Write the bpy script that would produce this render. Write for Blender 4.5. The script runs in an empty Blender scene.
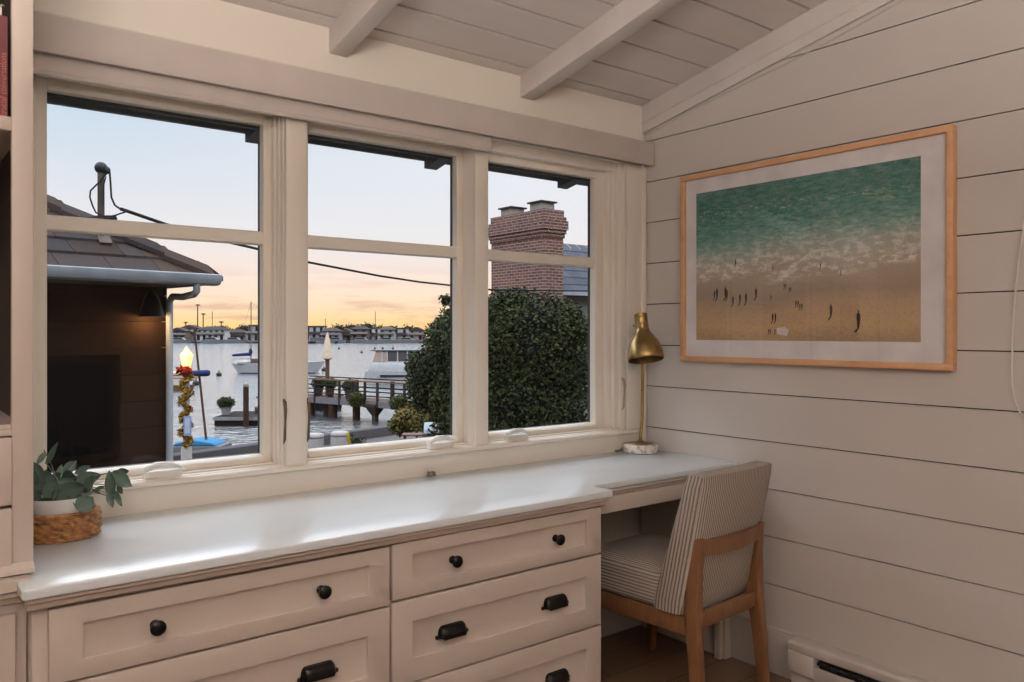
import bpy, bmesh, math, random
from mathutils import Matrix, Vector
random.seed(7)
sc = bpy.context.scene
COL = sc.collection
PI = math.pi

# ------------------------------------------------------------------ camera
F, HC, HV = 804.0, 1.263, 332.0
YAW = math.atan(629 / 804.0)
FX, FY = math.sin(YAW), math.cos(YAW)
RX, RY = FY, -FX
cam_d = bpy.data.cameras.new('camera')
cam_d.sensor_width = 36.0
cam_d.lens = F * 36.0 / 1024
cam_d.shift_y = -(341 - HV) / 1024
cam_d.clip_start, cam_d.clip_end = 0.05, 3000
cam = bpy.data.objects.new('camera', cam_d)
COL.objects.link(cam)
cam.location = (0, 0, HC)
cam.rotation_euler = (PI / 2, 0, -YAW)
sc.camera = cam


def at(u, v, t):
    "survey: the world point seen at photo pixel u,v at depth t metres"
    c = (u - 512) / F
    return Vector(((FX + RX * c) * t, (FY + RY * c) * t, HC + (HV - v) / F * t))


def loc_at(u, t, z):
    p = at(u, HV, t)
    return Vector((p.x, p.y, z))


# ------------------------------------------------------------------ materials
def lin(c):
    c = c / 255.0
    return c / 12.92 if c <= 0.04045 else ((c + 0.055) / 1.055) ** 2.4


DIM = 1.0      # scales outdoor colours down to offset the boosted overhead sky


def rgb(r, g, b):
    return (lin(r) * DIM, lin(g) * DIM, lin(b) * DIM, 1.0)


class NT:
    def __init__(s, m):
        m.use_nodes = True
        s.t = m.node_tree
        s.n = s.t.nodes
        s.b = s.n.get('Principled BSDF')
        s.out = s.n.get('Material Output')

    def new(s, typ, **kw):
        n = s.n.new(typ)
        for k, v in kw.items():
            setattr(n, k, v)
        return n

    def link(s, a, b):
        s.t.links.new(a, b)

    def math(s, op, a, b=None, c=None, clamp=False):
        n = s.n.new('ShaderNodeMath')
        n.operation = op
        n.use_clamp = clamp
        for i, x in enumerate((a, b, c)):
            if x is None:
                continue
            if isinstance(x, (int, float)):
                n.inputs[i].default_value = x
            else:
                s.link(x, n.inputs[i])
        return n.outputs[0]

    def mix(s, fac, a, b):
        n = s.n.new('ShaderNodeMix')
        n.data_type = 'RGBA'
        for k, x in ((0, fac), (6, a), (7, b)):
            if isinstance(x, (int, float, tuple)):
                n.inputs[k].default_value = x
            else:
                s.link(x, n.inputs[k])
        return n.outputs[2]

    def coord(s, out='Object', scale=(1, 1, 1)):
        t = s.new('ShaderNodeTexCoord')
        m = s.new('ShaderNodeMapping')
        m.inputs['Scale'].default_value = scale
        s.link(t.outputs[out], m.inputs[0])
        return m.outputs[0]

    def noise(s, vec, scale=5, detail=3, rough=.5):
        n = s.new('ShaderNodeTexNoise')
        n.inputs['Scale'].default_value = scale
        n.inputs['Detail'].default_value = detail
        n.inputs['Roughness'].default_value = rough
        if vec is not None:
            s.link(vec, n.inputs['Vector'])
        return n

    def ramp(s, fac, stops, interp='LINEAR'):
        n = s.new('ShaderNodeValToRGB')
        n.color_ramp.interpolation = interp
        el = n.color_ramp.elements
        while len(el) < len(stops):
            el.new(.5)
        for e, (p, c) in zip(el, stops):
            e.position = p
            e.color = c
        s.link(fac, n.inputs[0])
        return n.outputs[0]

    def bump(s, h, strength=.2, dist=.01):
        n = s.new('ShaderNodeBump')
        n.inputs['Strength'].default_value = strength
        n.inputs['Distance'].default_value = dist
        s.link(h, n.inputs['Height'])
        s.link(n.outputs[0], s.b.inputs['Normal'])


MATS = {}


def M(name, c, rough=.5, metal=0., var=.06, scale=6., bump=0., bscale=None, stretch=(1, 1, 1), spec=.5):
    "plain procedural surface: base colour with noise variation and optional bump"
    if name in MATS:
        return MATS[name]
    m = bpy.data.materials.new(name)
    t = NT(m)
    b = t.b
    b.inputs['Roughness'].default_value = rough
    b.inputs['Metallic'].default_value = metal
    b.inputs['Specular IOR Level'].default_value = spec * (1 if DIM == 1 else .25)
    v = t.coord('Object', stretch)
    n = t.noise(v, scale, 4)
    base = rgb(*c)
    lo = tuple(x * (1 - var * 2) for x in base[:3]) + (1,)
    hi = tuple(min(1, x * (1 + var * 2)) for x in base[:3]) + (1,)
    t.link(t.ramp(n.outputs[0], [(.3, lo), (.7, hi)]), b.inputs['Base Color'])
    if bump:
        n2 = t.noise(v, bscale or scale * 6, 3)
        t.bump(n2.outputs[0], bump, .005)
    MATS[name] = m
    return m


def emis(name, c, strength):
    m = bpy.data.materials.new(name)
    t = NT(m)
    t.b.inputs['Base Color'].default_value = rgb(*c)
    t.b.inputs['Emission Color'].default_value = rgb(*c)
    t.b.inputs['Emission Strength'].default_value = strength
    return m


paint = M('white_wall_paint', (203, 197, 191), .55, var=.012, scale=2, bump=.05, bscale=60)
ceil_p = M('ceiling_paint', (216, 209, 204), .6, var=.03, scale=5, bump=.12, bscale=40, stretch=(.3, 1, 1))
trim_p = M('window_trim_paint', (236, 229, 216), .4, var=.004, scale=3)
cab_p = M('cabinet_paint', (199, 188, 177), .42, var=.012, scale=3, bump=.03, bscale=80)
shade_p = M('shade_fabric', (198, 189, 181), .7, var=.02, scale=8)
top_p = M('gloss_white_top', (228, 237, 241), .24, var=.012, scale=3, bump=.02, bscale=14, spec=.5)
_tb = top_p.node_tree.nodes['Principled BSDF']
_tb.inputs['Coat Weight'].default_value = .25
_tb.inputs['Coat Roughness'].default_value = .14
_tb.inputs['Coat IOR'].default_value = 1.5
gapd = M('dark_gap', (26, 22, 20), .9)
black = M('black_iron', (22, 21, 21), .38, .6, var=.1, scale=30)
dkglass = M('dark_cladding', (46, 50, 52), .5)
brass = M('aged_brass', (158, 134, 90), .32, 1., var=.12, scale=25)
brass_in = M('brass_inside', (120, 96, 60), .5, .8)
chrome = M('satin_nickel', (196, 196, 192), .25, .7)
oak = None


def wood(name, c1, c2, rough=.4, axis=(1, 1, 12), scale=6):
    m = bpy.data.materials.new(name)
    t = NT(m)
    v = t.coord('Object', axis)
    n = t.noise(v, scale, 6, .6)
    n2 = t.noise(v, scale * 6, 3, .6)
    f = t.math('ADD', t.math('MULTIPLY', n.outputs[0], .75), t.math('MULTIPLY', n2.outputs[0], .25))
    t.link(t.ramp(f, [(.3, rgb(*c1)), (.7, rgb(*c2))]), t.b.inputs['Base Color'])
    t.b.inputs['Roughness'].default_value = rough
    t.bump(n2.outputs[0], .06, .003)
    return m


chair_wood = wood('chair_oak', (98, 66, 42), (128, 89, 58), .38, (12, 12, 1.2), 5)
frame_wood = wood('frame_oak', (196, 148, 108), (220, 174, 132), .45, (10, 1.5, 3), 5)


def mat_floor():
    m = bpy.data.materials.new('oak_floor')
    t = NT(m)
    v = t.coord('Object')
    br = t.new('ShaderNodeTexBrick')
    br.inputs['Scale'].default_value = 1
    br.inputs['Brick Width'].default_value = 1.4
    br.inputs['Row Height'].default_value = .16
    br.inputs['Mortar Size'].default_value = .003
    br.inputs['Color1'].default_value = rgb(100, 78, 60)
    br.inputs['Color2'].default_value = rgb(112, 88, 68)
    br.inputs['Mortar'].default_value = rgb(54, 42, 33)
    t.link(v, br.inputs[0])
    n = t.noise(t.coord('Object', (1, 14, 1)), 4, 5)
    t.link(t.mix(t.math('MULTIPLY', n.outputs[0], .3), br.outputs[0], rgb(84, 64, 48)), t.b.inputs['Base Color'])
    t.b.inputs['Roughness'].default_value = .4
    return m


def mat_fabric(name, seat):
    "striped woven upholstery: stripes follow the object's own axes"
    m = bpy.data.materials.new(name)
    t = NT(m)
    tc = t.new('ShaderNodeTexCoord')
    s = t.new('ShaderNodeSeparateXYZ')
    t.link(tc.outputs['Object'], s.inputs[0])
    nn = t.new('ShaderNodeSeparateXYZ')
    t.link(tc.outputs['Normal'], nn.inputs[0])
    ax = t.math('ABSOLUTE', nn.outputs[0])
    side = t.math('GREATER_THAN', ax, .6)
    wob = t.noise(tc.outputs['Object'], 60, 2)
    w = t.math('MULTIPLY', t.math('SUBTRACT', wob.outputs[0], .5), .003)
    if seat:
        alt = s.outputs[2]
    else:
        alt = t.math('ADD', s.outputs[1], t.math('MULTIPLY', s.outputs[2], .21))
    x = t.math('ADD', t.math('MULTIPLY', s.outputs[0], t.math('SUBTRACT', 1, side)), t.math('MULTIPLY', alt, side))
    x = t.math('ADD', x, w)
    pitch = t.math('ADD', .0098, t.math('MULTIPLY', side, .0018 if seat else .0034))
    fr = t.math('FRACT', t.math('ADD', t.math('DIVIDE', x, pitch), 100))
    band = t.ramp(fr, [(0, (0, 0, 0, 1)), (.12, (1, 1, 1, 1)), (.42, (1, 1, 1, 1)), (.56, (0, 0, 0, 1))])
    weave = t.noise(t.coord('Object', (1, 1, .25)), 420, 2)
    dk, lt = rgb(98, 93, 92), rgb(190, 178, 165)
    c = t.mix(band, lt, dk)
    c = t.mix(t.math('MULTIPLY', weave.outputs[0], .35), c, rgb(120, 110, 100))
    t.link(c, t.b.inputs['Base Color'])
    t.b.inputs['Roughness'].default_value = .9
    t.bump(weave.outputs[0], .35, .002)
    return m


def mat_glass(name, tint=(1, 1, 1, 1), ior=1.45, rough=0.0):
    m = bpy.data.materials.new(name)
    t = NT(m)
    t.n.remove(t.b)
    tr = t.new('ShaderNodeBsdfTransparent')
    tr.inputs[0].default_value = tint
    gl = t.new('ShaderNodeBsdfGlossy')
    gl.inputs['Roughness'].default_value = rough
    geo = t.new('ShaderNodeNewGeometry')
    dp = t.new('ShaderNodeVectorMath', operation='DOT_PRODUCT')
    t.link(geo.outputs['Normal'], dp.inputs[0])
    t.link(geo.outputs['Incoming'], dp.inputs[1])
    c1 = t.math('SUBTRACT', 1, t.math('ABSOLUTE', dp.outputs['Value']), clamp=True)
    r0 = ((ior - 1) / (ior + 1)) ** 2
    fre = t.math('ADD', r0, t.math('MULTIPLY', t.math('POWER', c1, 5), 1 - r0))
    mx = t.new('ShaderNodeMixShader')
    t.link(fre, mx.inputs[0])
    t.link(tr.outputs[0], mx.inputs[1])
    t.link(gl.outputs[0], mx.inputs[2])
    t.link(mx.outputs[0], t.out.inputs[0])
    return m


glass = mat_glass('window_glass', ior=1.35)
pic_glass = mat_glass('picture_glass', ior=1.5)


def mat_marble():
    m = bpy.data.materials.new('white_marble')
    t = NT(m)
    v = t.coord('Object')
    n = t.noise(v, 14, 6, .65)
    d = t.math('ABSOLUTE', t.math('SUBTRACT', n.outputs[0], .5))
    t.link(t.ramp(d, [(0, rgb(150, 140, 130)), (.035, rgb(222, 216, 208)), (.2, rgb(236, 231, 224))]), t.b.inputs['Base Color'])
    t.b.inputs['Roughness'].default_value = .25
    return m


def mat_wicker():
    m = bpy.data.materials.new('wicker_weave')
    t = NT(m)
    n = t.noise(t.coord('Object'), 70, 3)
    t.link(t.ramp(n.outputs[0], [(.3, rgb(112, 72, 40)), (.7, rgb(196, 144, 90))]), t.b.inputs['Base Color'])
    t.b.inputs['Roughness'].default_value = .55
    return m


def mat_print():
    "aerial beach photograph: sea above, foam, sand below (object y along the wall, z up)"
    m = bpy.data.materials.new('beach_print')
    t = NT(m)
    tc = t.new('ShaderNodeTexCoord')
    s = t.new('ShaderNodeSeparateXYZ')
    t.link(tc.outputs['Object'], s.inputs[0])
    h = t.math('ADD', t.math('DIVIDE', s.outputs[2], .59), .5)
    vs = t.coord('Object', (1, 1, 2.2))
    big = t.noise(vs, 3.2, 5, .6)
    fine = t.noise(vs, 26, 6, .7)
    hd = t.math('ADD', h, t.math('MULTIPLY', t.math('SUBTRACT', big.outputs[0], .5), .22))
    hd = t.math('ADD', hd, t.math('MULTIPLY', s.outputs[1], .05))
    base = t.ramp(hd, [(0, rgb(170, 144, 114)), (.1, rgb(200, 168, 128)), (.22, rgb(188, 160, 130)), (.30, rgb(166, 146, 128)),
                       (.42, rgb(180, 162, 142)), (.50, rgb(180, 174, 160)), (.58, rgb(166, 174, 164)), (.66, rgb(124, 164, 152)),
                       (.78, rgb(74, 136, 124)), (.9, rgb(60, 118, 110)), (1, rgb(74, 122, 118))])
    fo = t.math('MULTIPLY', t.math('SUBTRACT', fine.outputs[0], .47), 8, clamp=True)
    zone = t.ramp(hd, [(.39, (0, 0, 0, 1)), (.43, (1, 1, 1, 1)), (.56, (.8, .8, .8, 1)), (.72, (.18, .18, .18, 1)), (1, (.12, .12, .12, 1))])
    c = t.mix(t.math('MULTIPLY', t.math('MULTIPLY', fo, zone), .9), base, rgb(234, 230, 222))
    cap = t.noise(t.coord('Object', (1, 1, 3)), 55, 4, .6)
    cz = t.ramp(t.math('ADD', h, t.math('MULTIPLY', t.math('SUBTRACT', big.outputs[0], .5), .3)),
                [(.74, (0, 0, 0, 1)), (.83, (1, 1, 1, 1)), (.9, (0, 0, 0, 1))])
    cw = t.math('MULTIPLY', t.math('MULTIPLY', t.math('SUBTRACT', cap.outputs[0], .56), 9, clamp=True), cz)
    c = t.mix(cw, c, rgb(214, 208, 170))
    gr = t.noise(vs, 90, 4, .7)
    sand = t.ramp(h, [(.05, (1, 1, 1, 1)), (.4, (.25, .25, .25, 1))])
    c = t.mix(t.math('MULTIPLY', t.math('MULTIPLY', t.math('SUBTRACT', gr.outputs[0], .5), 2.2, clamp=True), sand), c, rgb(96, 78, 62))
    wv = t.noise(t.coord('Object', (1, 1, 5)), 22, 5, .65)
    wz = t.ramp(h, [(.55, (0, 0, 0, 1)), (.75, (1, 1, 1, 1))])
    c = t.mix(t.math('MULTIPLY', t.math('MULTIPLY', t.math('SUBTRACT', .55, wv.outputs[0]), 3, clamp=True), t.math('MULTIPLY', wz, 1.0)), c, rgb(26, 76, 72))
    fl_ = t.noise(t.coord('Object', (1, 1, 3)), 75, 5, .7)
    c = t.mix(t.math('MULTIPLY', t.math('SUBTRACT', fl_.outputs[0], .5), 1.6, clamp=True), c, rgb(170, 186, 170))
    t.link(c, t.b.inputs['Base Color'])
    t.b.inputs['Roughness'].default_value = .8
    t.b.inputs['Specular IOR Level'].default_value = .1
    return m


def mat_brick():
    m = bpy.data.materials.new('red_brick')
    t = NT(m)
    tc = t.new('ShaderNodeTexCoord')
    s = t.new('ShaderNodeSeparateXYZ')
    t.link(tc.outputs['Object'], s.inputs[0])
    cb = t.new('ShaderNodeCombineXYZ')
    t.link(t.math('ADD', s.outputs[0], s.outputs[1]), cb.inputs[0])
    t.link(s.outputs[2], cb.inputs[1])
    br = t.new('ShaderNodeTexBrick')
    for k, v in (('Scale', 1), ('Brick Width', .16), ('Row Height', .053), ('Mortar Size', .007), ('Bias', 0.)):
        br.inputs[k].default_value = v
    br.inputs['Color1'].default_value = rgb(166, 92, 74)
    br.inputs['Color2'].default_value = rgb(96, 50, 44)
    br.inputs['Mortar'].default_value = rgb(214, 194, 180)
    t.link(cb.outputs[0], br.inputs[0])
    n = t.noise(tc.outputs['Object'], 3, 4)
    t.link(t.mix(t.math('MULTIPLY', n.outputs[0], .5), br.outputs[0], rgb(120, 80, 68)), t.b.inputs['Base Color'])
    t.b.inputs['Roughness'].default_value = .9
    return m


def mat_leaf(name, lo, hi, rough=.5):
    m = bpy.data.materials.new(name)
    t = NT(m)
    g = t.new('ShaderNodeNewGeometry')
    n = t.noise(t.coord('Object'), 1.5, 3)
    f = t.math('ADD', t.math('MULTIPLY', g.outputs['Random Per Island'], .6), t.math('MULTIPLY', n.outputs[0], .4))
    t.link(t.ramp(f, [(.1, rgb(*lo)), (.9, rgb(*hi))]), t.b.inputs['Base Color'])
    t.b.inputs['Roughness'].default_value = max(rough, .7)
    t.b.inputs['Specular IOR Level'].default_value = .12
    return m


def mat_island(name, cols, rough=.8, bump=.3):
    "tiles/shingles: each mesh island takes its own shade"
    m = bpy.data.materials.new(name)
    t = NT(m)
    g = t.new('ShaderNodeNewGeometry')
    n = t.noise(t.coord('Object'), 22, 5, .7)
    f = t.math('ADD', t.math('MULTIPLY', g.outputs['Random Per Island'], .8), t.math('MULTIPLY', n.outputs[0], .2))
    k = len(cols)
    t.link(t.ramp(f, [(i / (k - 1), rgb(*c)) for i, c in enumerate(cols)]), t.b.inputs['Base Color'])
    t.b.inputs['Roughness'].default_value = rough
    t.b.inputs['Specular IOR Level'].default_value = .04
    t.bump(n.outputs[0], bump, .01)
    return m


def mat_water():
    m = bpy.data.materials.new('harbour_water')
    t = NT(m)
    t.b.inputs['Base Color'].default_value = rgb(116, 118, 119)
    t.b.inputs['Metallic'].default_value = .8
    t.b.inputs['Roughness'].default_value = .12
    t.b.inputs['IOR'].default_value = 1.6
    v = t.coord('Object', (1, 1, 1))
    n = t.noise(v, .55, 5, .6)
    n2 = t.noise(v, 2.6, 3, .6)
    h = t.math('ADD', n.outputs[0], t.math('MULTIPLY', n2.outputs[0], .35))
    t.bump(h, .8, .5)
    return m


# ------------------------------------------------------------------ mesh builder
class MB:
    def __init__(s):
        s.v, s.f, s.m = [], [], []

    def add(s, vs, fs, mi=0):
        o = len(s.v)
        s.v += [tuple(p) for p in vs]
        s.f += [tuple(i + o for i in f) for f in fs]
        s.m += [mi] * len(fs)
        return s

    def box(s, x0, x1, y0, y1, z0, z1, mi=0):
        vs = [(x, y, z) for z in (z0, z1) for y in (y0, y1) for x in (x0, x1)]
        return s.add(vs, [(0, 2, 3, 1), (4, 5, 7, 6), (0, 1, 5, 4), (2, 6, 7, 3), (0, 4, 6, 2), (1, 3, 7, 5)], mi)

    def obox(s, c, size, rot, mi=0):
        c = Vector(c)
        vs = [c + rot @ Vector((x * size[0] / 2, y * size[1] / 2, z * size[2] / 2)) for z in (-1, 1) for y in (-1, 1) for x in (-1, 1)]
        return s.add(vs, [(0, 2, 3, 1), (4, 5, 7, 6), (0, 1, 5, 4), (2, 6, 7, 3), (0, 4, 6, 2), (1, 3, 7, 5)], mi)

    def ring(s, x0, x1, z0, z1, w, y0, y1, mi=0):
        "rectangular frame in the XZ plane"
        s.box(x0, x0 + w, y0, y1, z0, z1, mi)
        s.box(x1 - w, x1, y0, y1, z0, z1, mi)
        s.box(x0 + w, x1 - w, y0, y1, z0, z0 + w, mi)
        return s.box(x0 + w, x1 - w, y0, y1, z1 - w, z1, mi)

    def prism(s, poly, axis, a, b, mi=0):
        "extrude polygon: axis X -> poly (y,z); Y -> (x,z); Z -> (x,y)"
        n = len(poly)

        def P(p, t):
            return {'X': (t, p[0], p[1]), 'Y': (p[0], t, p[1]), 'Z': (p[0], p[1], t)}[axis]
        vs = [P(p, a) for p in poly] + [P(p, b) for p in poly]
        fs = [tuple(range(n)), tuple(range(2 * n - 1, n - 1, -1))]
        fs += [(i, i + n, (i + 1) % n + n, (i + 1) % n) for i in range(n)]
        return s.add(vs, fs, mi)

    def tube(s, pts, r, n=8, mi=0, caps=True, flat=None):
        pts = [Vector(p) for p in pts]
        k = len(pts)
        rs = r if isinstance(r, (list, tuple)) else [r] * k
        vs, fs = [], []
        prev = None
        for i, p in enumerate(pts):
            d = (pts[min(i + 1, k - 1)] - pts[max(i - 1, 0)]).normalized()
            if prev is None:
                up = Vector((0, 0, 1)) if abs(d.z) < .9 else Vector((1, 0, 0))
                a = d.cross(up).normalized()
            else:
                a = (prev - d * prev.dot(d)).normalized()
            prev = a
            b = d.cross(a)
            for j in range(n):
                th = 2 * PI * j / n
                vs.append(p + (a * math.cos(th) + b * math.sin(th) * (flat or 1)) * rs[i])
        for i in range(k - 1):
            for j in range(n):
                fs.append((i * n + j, i * n + (j + 1) % n, (i + 1) * n + (j + 1) % n, (i + 1) * n + j))
        if caps:
            fs.append(tuple(range(n - 1, -1, -1)))
            fs.append(tuple((k - 1) * n + j for j in range(n)))
        return s.add(vs, fs, mi)

    def lathe(s, prof, c=(0, 0, 0), n=24, rot=None, mi=0, closed=True):
        "prof: (r,z) list"
        c = Vector(c)
        vs, fs = [], []
        k = len(prof)
        for r, z in prof:
            for j in range(n):
                th = 2 * PI * j / n
                p = Vector((r * math.cos(th), r * math.sin(th), z))
                vs.append(c + (rot @ p if rot else p))
        for i in range(k - 1):
            for j in range(n):
                fs.append((i * n + j, i * n + (j + 1) % n, (i + 1) * n + (j + 1) % n, (i + 1) * n + j))
        if closed:
            fs.append(tuple(range(n - 1, -1, -1)))
            fs.append(tuple((k - 1) * n + j for j in range(n)))
        return s.add(vs, fs, mi)

    def ball(s, c, r, n=10, mi=0, squash=(1, 1, 1), jitter=0):
        c = Vector(c)
        rows = max(4, n // 2)
        vs, fs = [], []
        for i in range(rows + 1):
            ph = PI * i / rows
            for j in range(n):
                th = 2 * PI * j / n
                q = r * (1 + random.uniform(-jitter, jitter))
                vs.append(c + Vector((math.sin(ph) * math.cos(th) * squash[0], math.sin(ph) * math.sin(th) * squash[1], math.cos(ph) * squash[2])) * q)
        for i in range(rows):
            for j in range(n):
                fs.append((i * n + j, (i + 1) * n + j, (i + 1) * n + (j + 1) % n, i * n + (j + 1) % n))
        return s.add(vs, fs, mi)

    def grid(s, fn, nu, nv, mi=0):
        vs = [fn(i / nu, j / nv) for j in range(nv + 1) for i in range(nu + 1)]
        fs = [(j * (nu + 1) + i, j * (nu + 1) + i + 1, (j + 1) * (nu + 1) + i + 1, (j + 1) * (nu + 1) + i) for j in range(nv) for i in range(nu)]
        return s.add(vs, fs, mi)

    def leaves(s, blobs, n, size, mi=0, core=None, shell=.55):
        "scatter folded leaves through ellipsoid blobs (centre, radius vector)"
        tot = sum(b[1][0] * b[1][2] for b in blobs)
        for c, r in blobs:
            if core is not None:
                s.ball(c, 1, 14, core, tuple(x * .8 for x in r), .06)
            k = int(n * r[0] * r[2] / tot)
            for _ in range(k):
                d = Vector((random.gauss(0, 1), random.gauss(0, 1), random.gauss(0, 1))).normalized()
                q = shell + (1.08 - shell) * random.random() ** .6
                p = Vector(c) + Vector((d.x * r[0], d.y * r[1], d.z * r[2])) * q
                a = Vector((random.gauss(0, 1), random.gauss(0, 1), random.gauss(-.3, .7))).normalized()
                b = a.cross(d + Vector((random.gauss(0, .5), random.gauss(0, .5), random.gauss(0, .5))))
                if b.length < 1e-3:
                    continue
                b.normalize()
                L = size * random.uniform(.6, 1.3)
                w = L * .32
                s.add([p, p + a * L * .5 + b * w, p + a * L, p + a * L * .5 - b * w], [(0, 1, 2, 3)], mi)
        return s

    def build(s, name, mats, parent=None, smooth=None, bevel=0, segs=2, local=False, fix=True, **props):
        if not isinstance(mats, (list, tuple)):
            mats = [mats]
        me = bpy.data.meshes.new(name)
        vs = [Vector(p) for p in s.v]
        o = bpy.data.objects.new(name, me)
        COL.objects.link(o)
        if parent is not None:
            o.parent = parent
            if not local:
                inv = W(parent).inverted()
                vs = [inv @ p for p in vs]
        else:
            lo = [min(p[i] for p in vs) for i in range(3)]
            hi = [max(p[i] for p in vs) for i in range(3)]
            org = Vector(((lo[0] + hi[0]) / 2, (lo[1] + hi[1]) / 2, lo[2]))
            vs = [p - org for p in vs]
            o.location = org
        me.from_pydata([tuple(p) for p in vs], [], s.f)
        for m in mats:
            me.materials.append(m)
        if len(mats) > 1:
            me.polygons.foreach_set('material_index', s.m)
        if fix:
            bm = bmesh.new()
            bm.from_mesh(me)
            bmesh.ops.recalc_face_normals(bm, faces=bm.faces)
            bm.to_mesh(me)
            bm.free()
        if smooth:
            me.polygons.foreach_set('use_smooth', [True] * len(me.polygons))
            me.set_sharp_from_angle(angle=math.radians(smooth))
        if bevel:
            b = o.modifiers.new('bevel', 'BEVEL')
            b.width = bevel
            b.segments = segs
            b.limit_method = 'ANGLE'
            b.angle_limit = math.radians(40)
            if segs > 1:
                me.polygons.foreach_set('use_smooth', [True] * len(me.polygons))
                b.harden_normals = False
        for k, v in props.items():
            o[k] = v
        me.update()
        return o


def W(o):
    m = Matrix.LocRotScale(o.location, o.rotation_euler, o.scale)
    return W(o.parent) @ m if o.parent else m


def tag(o, label, cat, group=None, kind=None):
    o['label'] = label
    o['category'] = cat
    if group:
        o['group'] = group
    if kind:
        o['kind'] = kind
    return o


def thing(name, label, cat, loc=(0, 0, 0), rz=0, group=None):
    o = bpy.data.objects.new(name, None)
    o.empty_display_size = .1
    COL.objects.link(o)
    o.location = loc
    o.rotation_euler = (0, 0, rz)
    return tag(o, label, cat, group)


def struct(o, label, cat):
    return tag(o, label, cat, kind='structure')


def dup(root, loc, rz=None, label=None, parent=None):
    r = root.copy()
    COL.objects.link(r)
    if parent is None:
        r.location = loc
        if rz is not None:
            r.rotation_euler = (0, 0, rz)
        if label:
            r['label'] = label
    else:
        r.parent = parent
    for ch in list(root.children):
        dup(ch, None, parent=r)
    return r


def Rz(a):
    return Matrix.Rotation(a, 3, 'Z')


def clip_poly(poly, f):
    "keep the part of polygon where f(p) >= 0"
    out = []
    for i, p in enumerate(poly):
        q = poly[(i + 1) % len(poly)]
        a, b = f(p), f(q)
        if a >= 0:
            out.append(p)
        if (a >= 0) != (b >= 0):
            k = a / (a - b)
            out.append((p[0] + (q[0] - p[0]) * k, p[1] + (q[1] - p[1]) * k))
    return out


# ================================================================== room shell
WY, WX = 2.404, 2.61          # window wall plane, picture wall plane
XL, YB = -1.2, -3.0           # other two walls
SL = .2035                    # ceiling pitch


def zc(y):
    return 2.243 + SL * (WY - max(y, -.5))


fl = MB().box(XL - .1, WX + .1, YB - .1, WY + .1, -.12, 0).build('floor', mat_floor())
struct(fl, 'dim oak plank floor under the chair and desk', 'floor')

# ceiling boards
mb = MB()
seam0, pit = 2.347, .150
ys = [seam0 - pit * k for k in range(-1, 20)]
for a, b in zip(ys, ys[1:]):
    y0, y1 = b + .0055, min(a - .0055, WY)
    if y1 <= y0:
        continue
    mb.prism([(y0, zc(y0)), (y1, zc(y1)), (y1, zc(y1) + .04), (y0, zc(y0) + .04)], 'X', XL, WX)
mb.prism([(YB, zc(-1)), (ys[-1], zc(-1)), (ys[-1], zc(-1) + .04), (YB, zc(-1) + .04)], 'X', XL, WX)
mb.prism([(YB, zc(-1) + .038), (-.5, zc(-1) + .038), (WY + .1, zc(WY + .1) + .038), (WY + .1, zc(WY + .1) + .1), (-.5, zc(-1) + .1), (YB, zc(-1) + .1)], 'X', XL - .1, WX + .1, 1)
struct(mb.build('ceiling', [ceil_p, gapd]), 'sloping white painted plank ceiling above the windows', 'ceiling')

# shiplap picture wall
mb = MB()
zl = [1.912 + .1765 * k for k in range(8, 0, -1)] + [1.912, 1.736, 1.559, 1.383, 1.206, 1.030, .853, .676, .499, .322, .10]
for hi, lo in zip(zl, zl[1:]):
    p = [(YB, lo + .002), (WY, lo + .002), (WY, hi - .002), (YB, hi - .002)]
    p = clip_poly(p, lambda q: zc(q[0]) + .005 - q[1])
    p = clip_poly(p, lambda q: q[0] + .5 if False else 1)
    if len(p) > 2:
        mb.prism(p, 'X', WX, WX + .02)
mb.prism([(YB, 0), (WY + .1, 0), (WY + .1, zc(WY)), (-.5, zc(-1)), (YB, zc(-1))], 'X', WX + .011, WX + .12, 1)
struct(mb.build('wall_right', [paint, gapd]), 'white shiplap wall behind the framed beach picture', 'wall')

mb = MB().box(XL - .1, XL, YB, WY, 0, zc(-1))
struct(mb.build('wall_left', paint), 'plain white wall left of the bookcase', 'wall')
mb = MB().box(XL, WX, YB - .1, YB, 0, zc(-1))
struct(mb.build('wall_front', paint), 'plain white wall behind the camera', 'wall')

# window wall with three openings
OP = [(.27, .986), (1.055, 1.706), (1.765, 2.499)]
ZO0, ZO1 = .838, 1.985
mb = MB()
mb.box(XL, WX + .05, WY, WY + .16, 0, ZO0)
mb.box(XL, WX + .05, WY, WY + .16, ZO1, zc(WY) + .06)
mb.box(XL, OP[0][0], WY, WY + .16, ZO0, ZO1)
mb.box(OP[0][1], OP[1][0], WY + .01, WY + .16, ZO0, ZO1)
mb.box(OP[1][1], OP[2][0], WY + .01, WY + .16, ZO0, ZO1)
mb.box(OP[2][1], WX + .05, WY, WY + .16, ZO0, ZO1)
struct(mb.build('wall_back', trim_p), 'cream painted wall holding the three windows', 'wall')
# beaded line along the band above the valance
mb = MB().box(XL, WX - .012, WY - .012, WY + .02, 2.094, 2.1)
mb.box(XL, WX - .012, WY - .016, WY, 2.073, 2.092)
struct(mb.build('trim_1', trim_p), 'thin beaded moulding above the window valance', 'trim')
# mullion casings
for k, (a, b) in enumerate(((OP[0][1], OP[1][0]), (OP[1][1], OP[2][0]))):
    mb = MB().box(a, b, WY - .006, WY + .012, .846, 1.985)
    struct(mb.build('trim_%d' % (k + 2), trim_p, bevel=.002), ('cream flat mullion between the left and middle windows', 'cream flat mullion between the middle and right windows')[k], 'trim')
mb = MB().box(2.499, 2.585, WY - .008, WY + .004, .846, 1.985).box(2.583, 2.606, WY - .02, WY + .004, .762, 1.985)
struct(mb.build('trim_4', trim_p, bevel=.002), 'cream window casing in the corner by the shiplap wall', 'trim')
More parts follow.
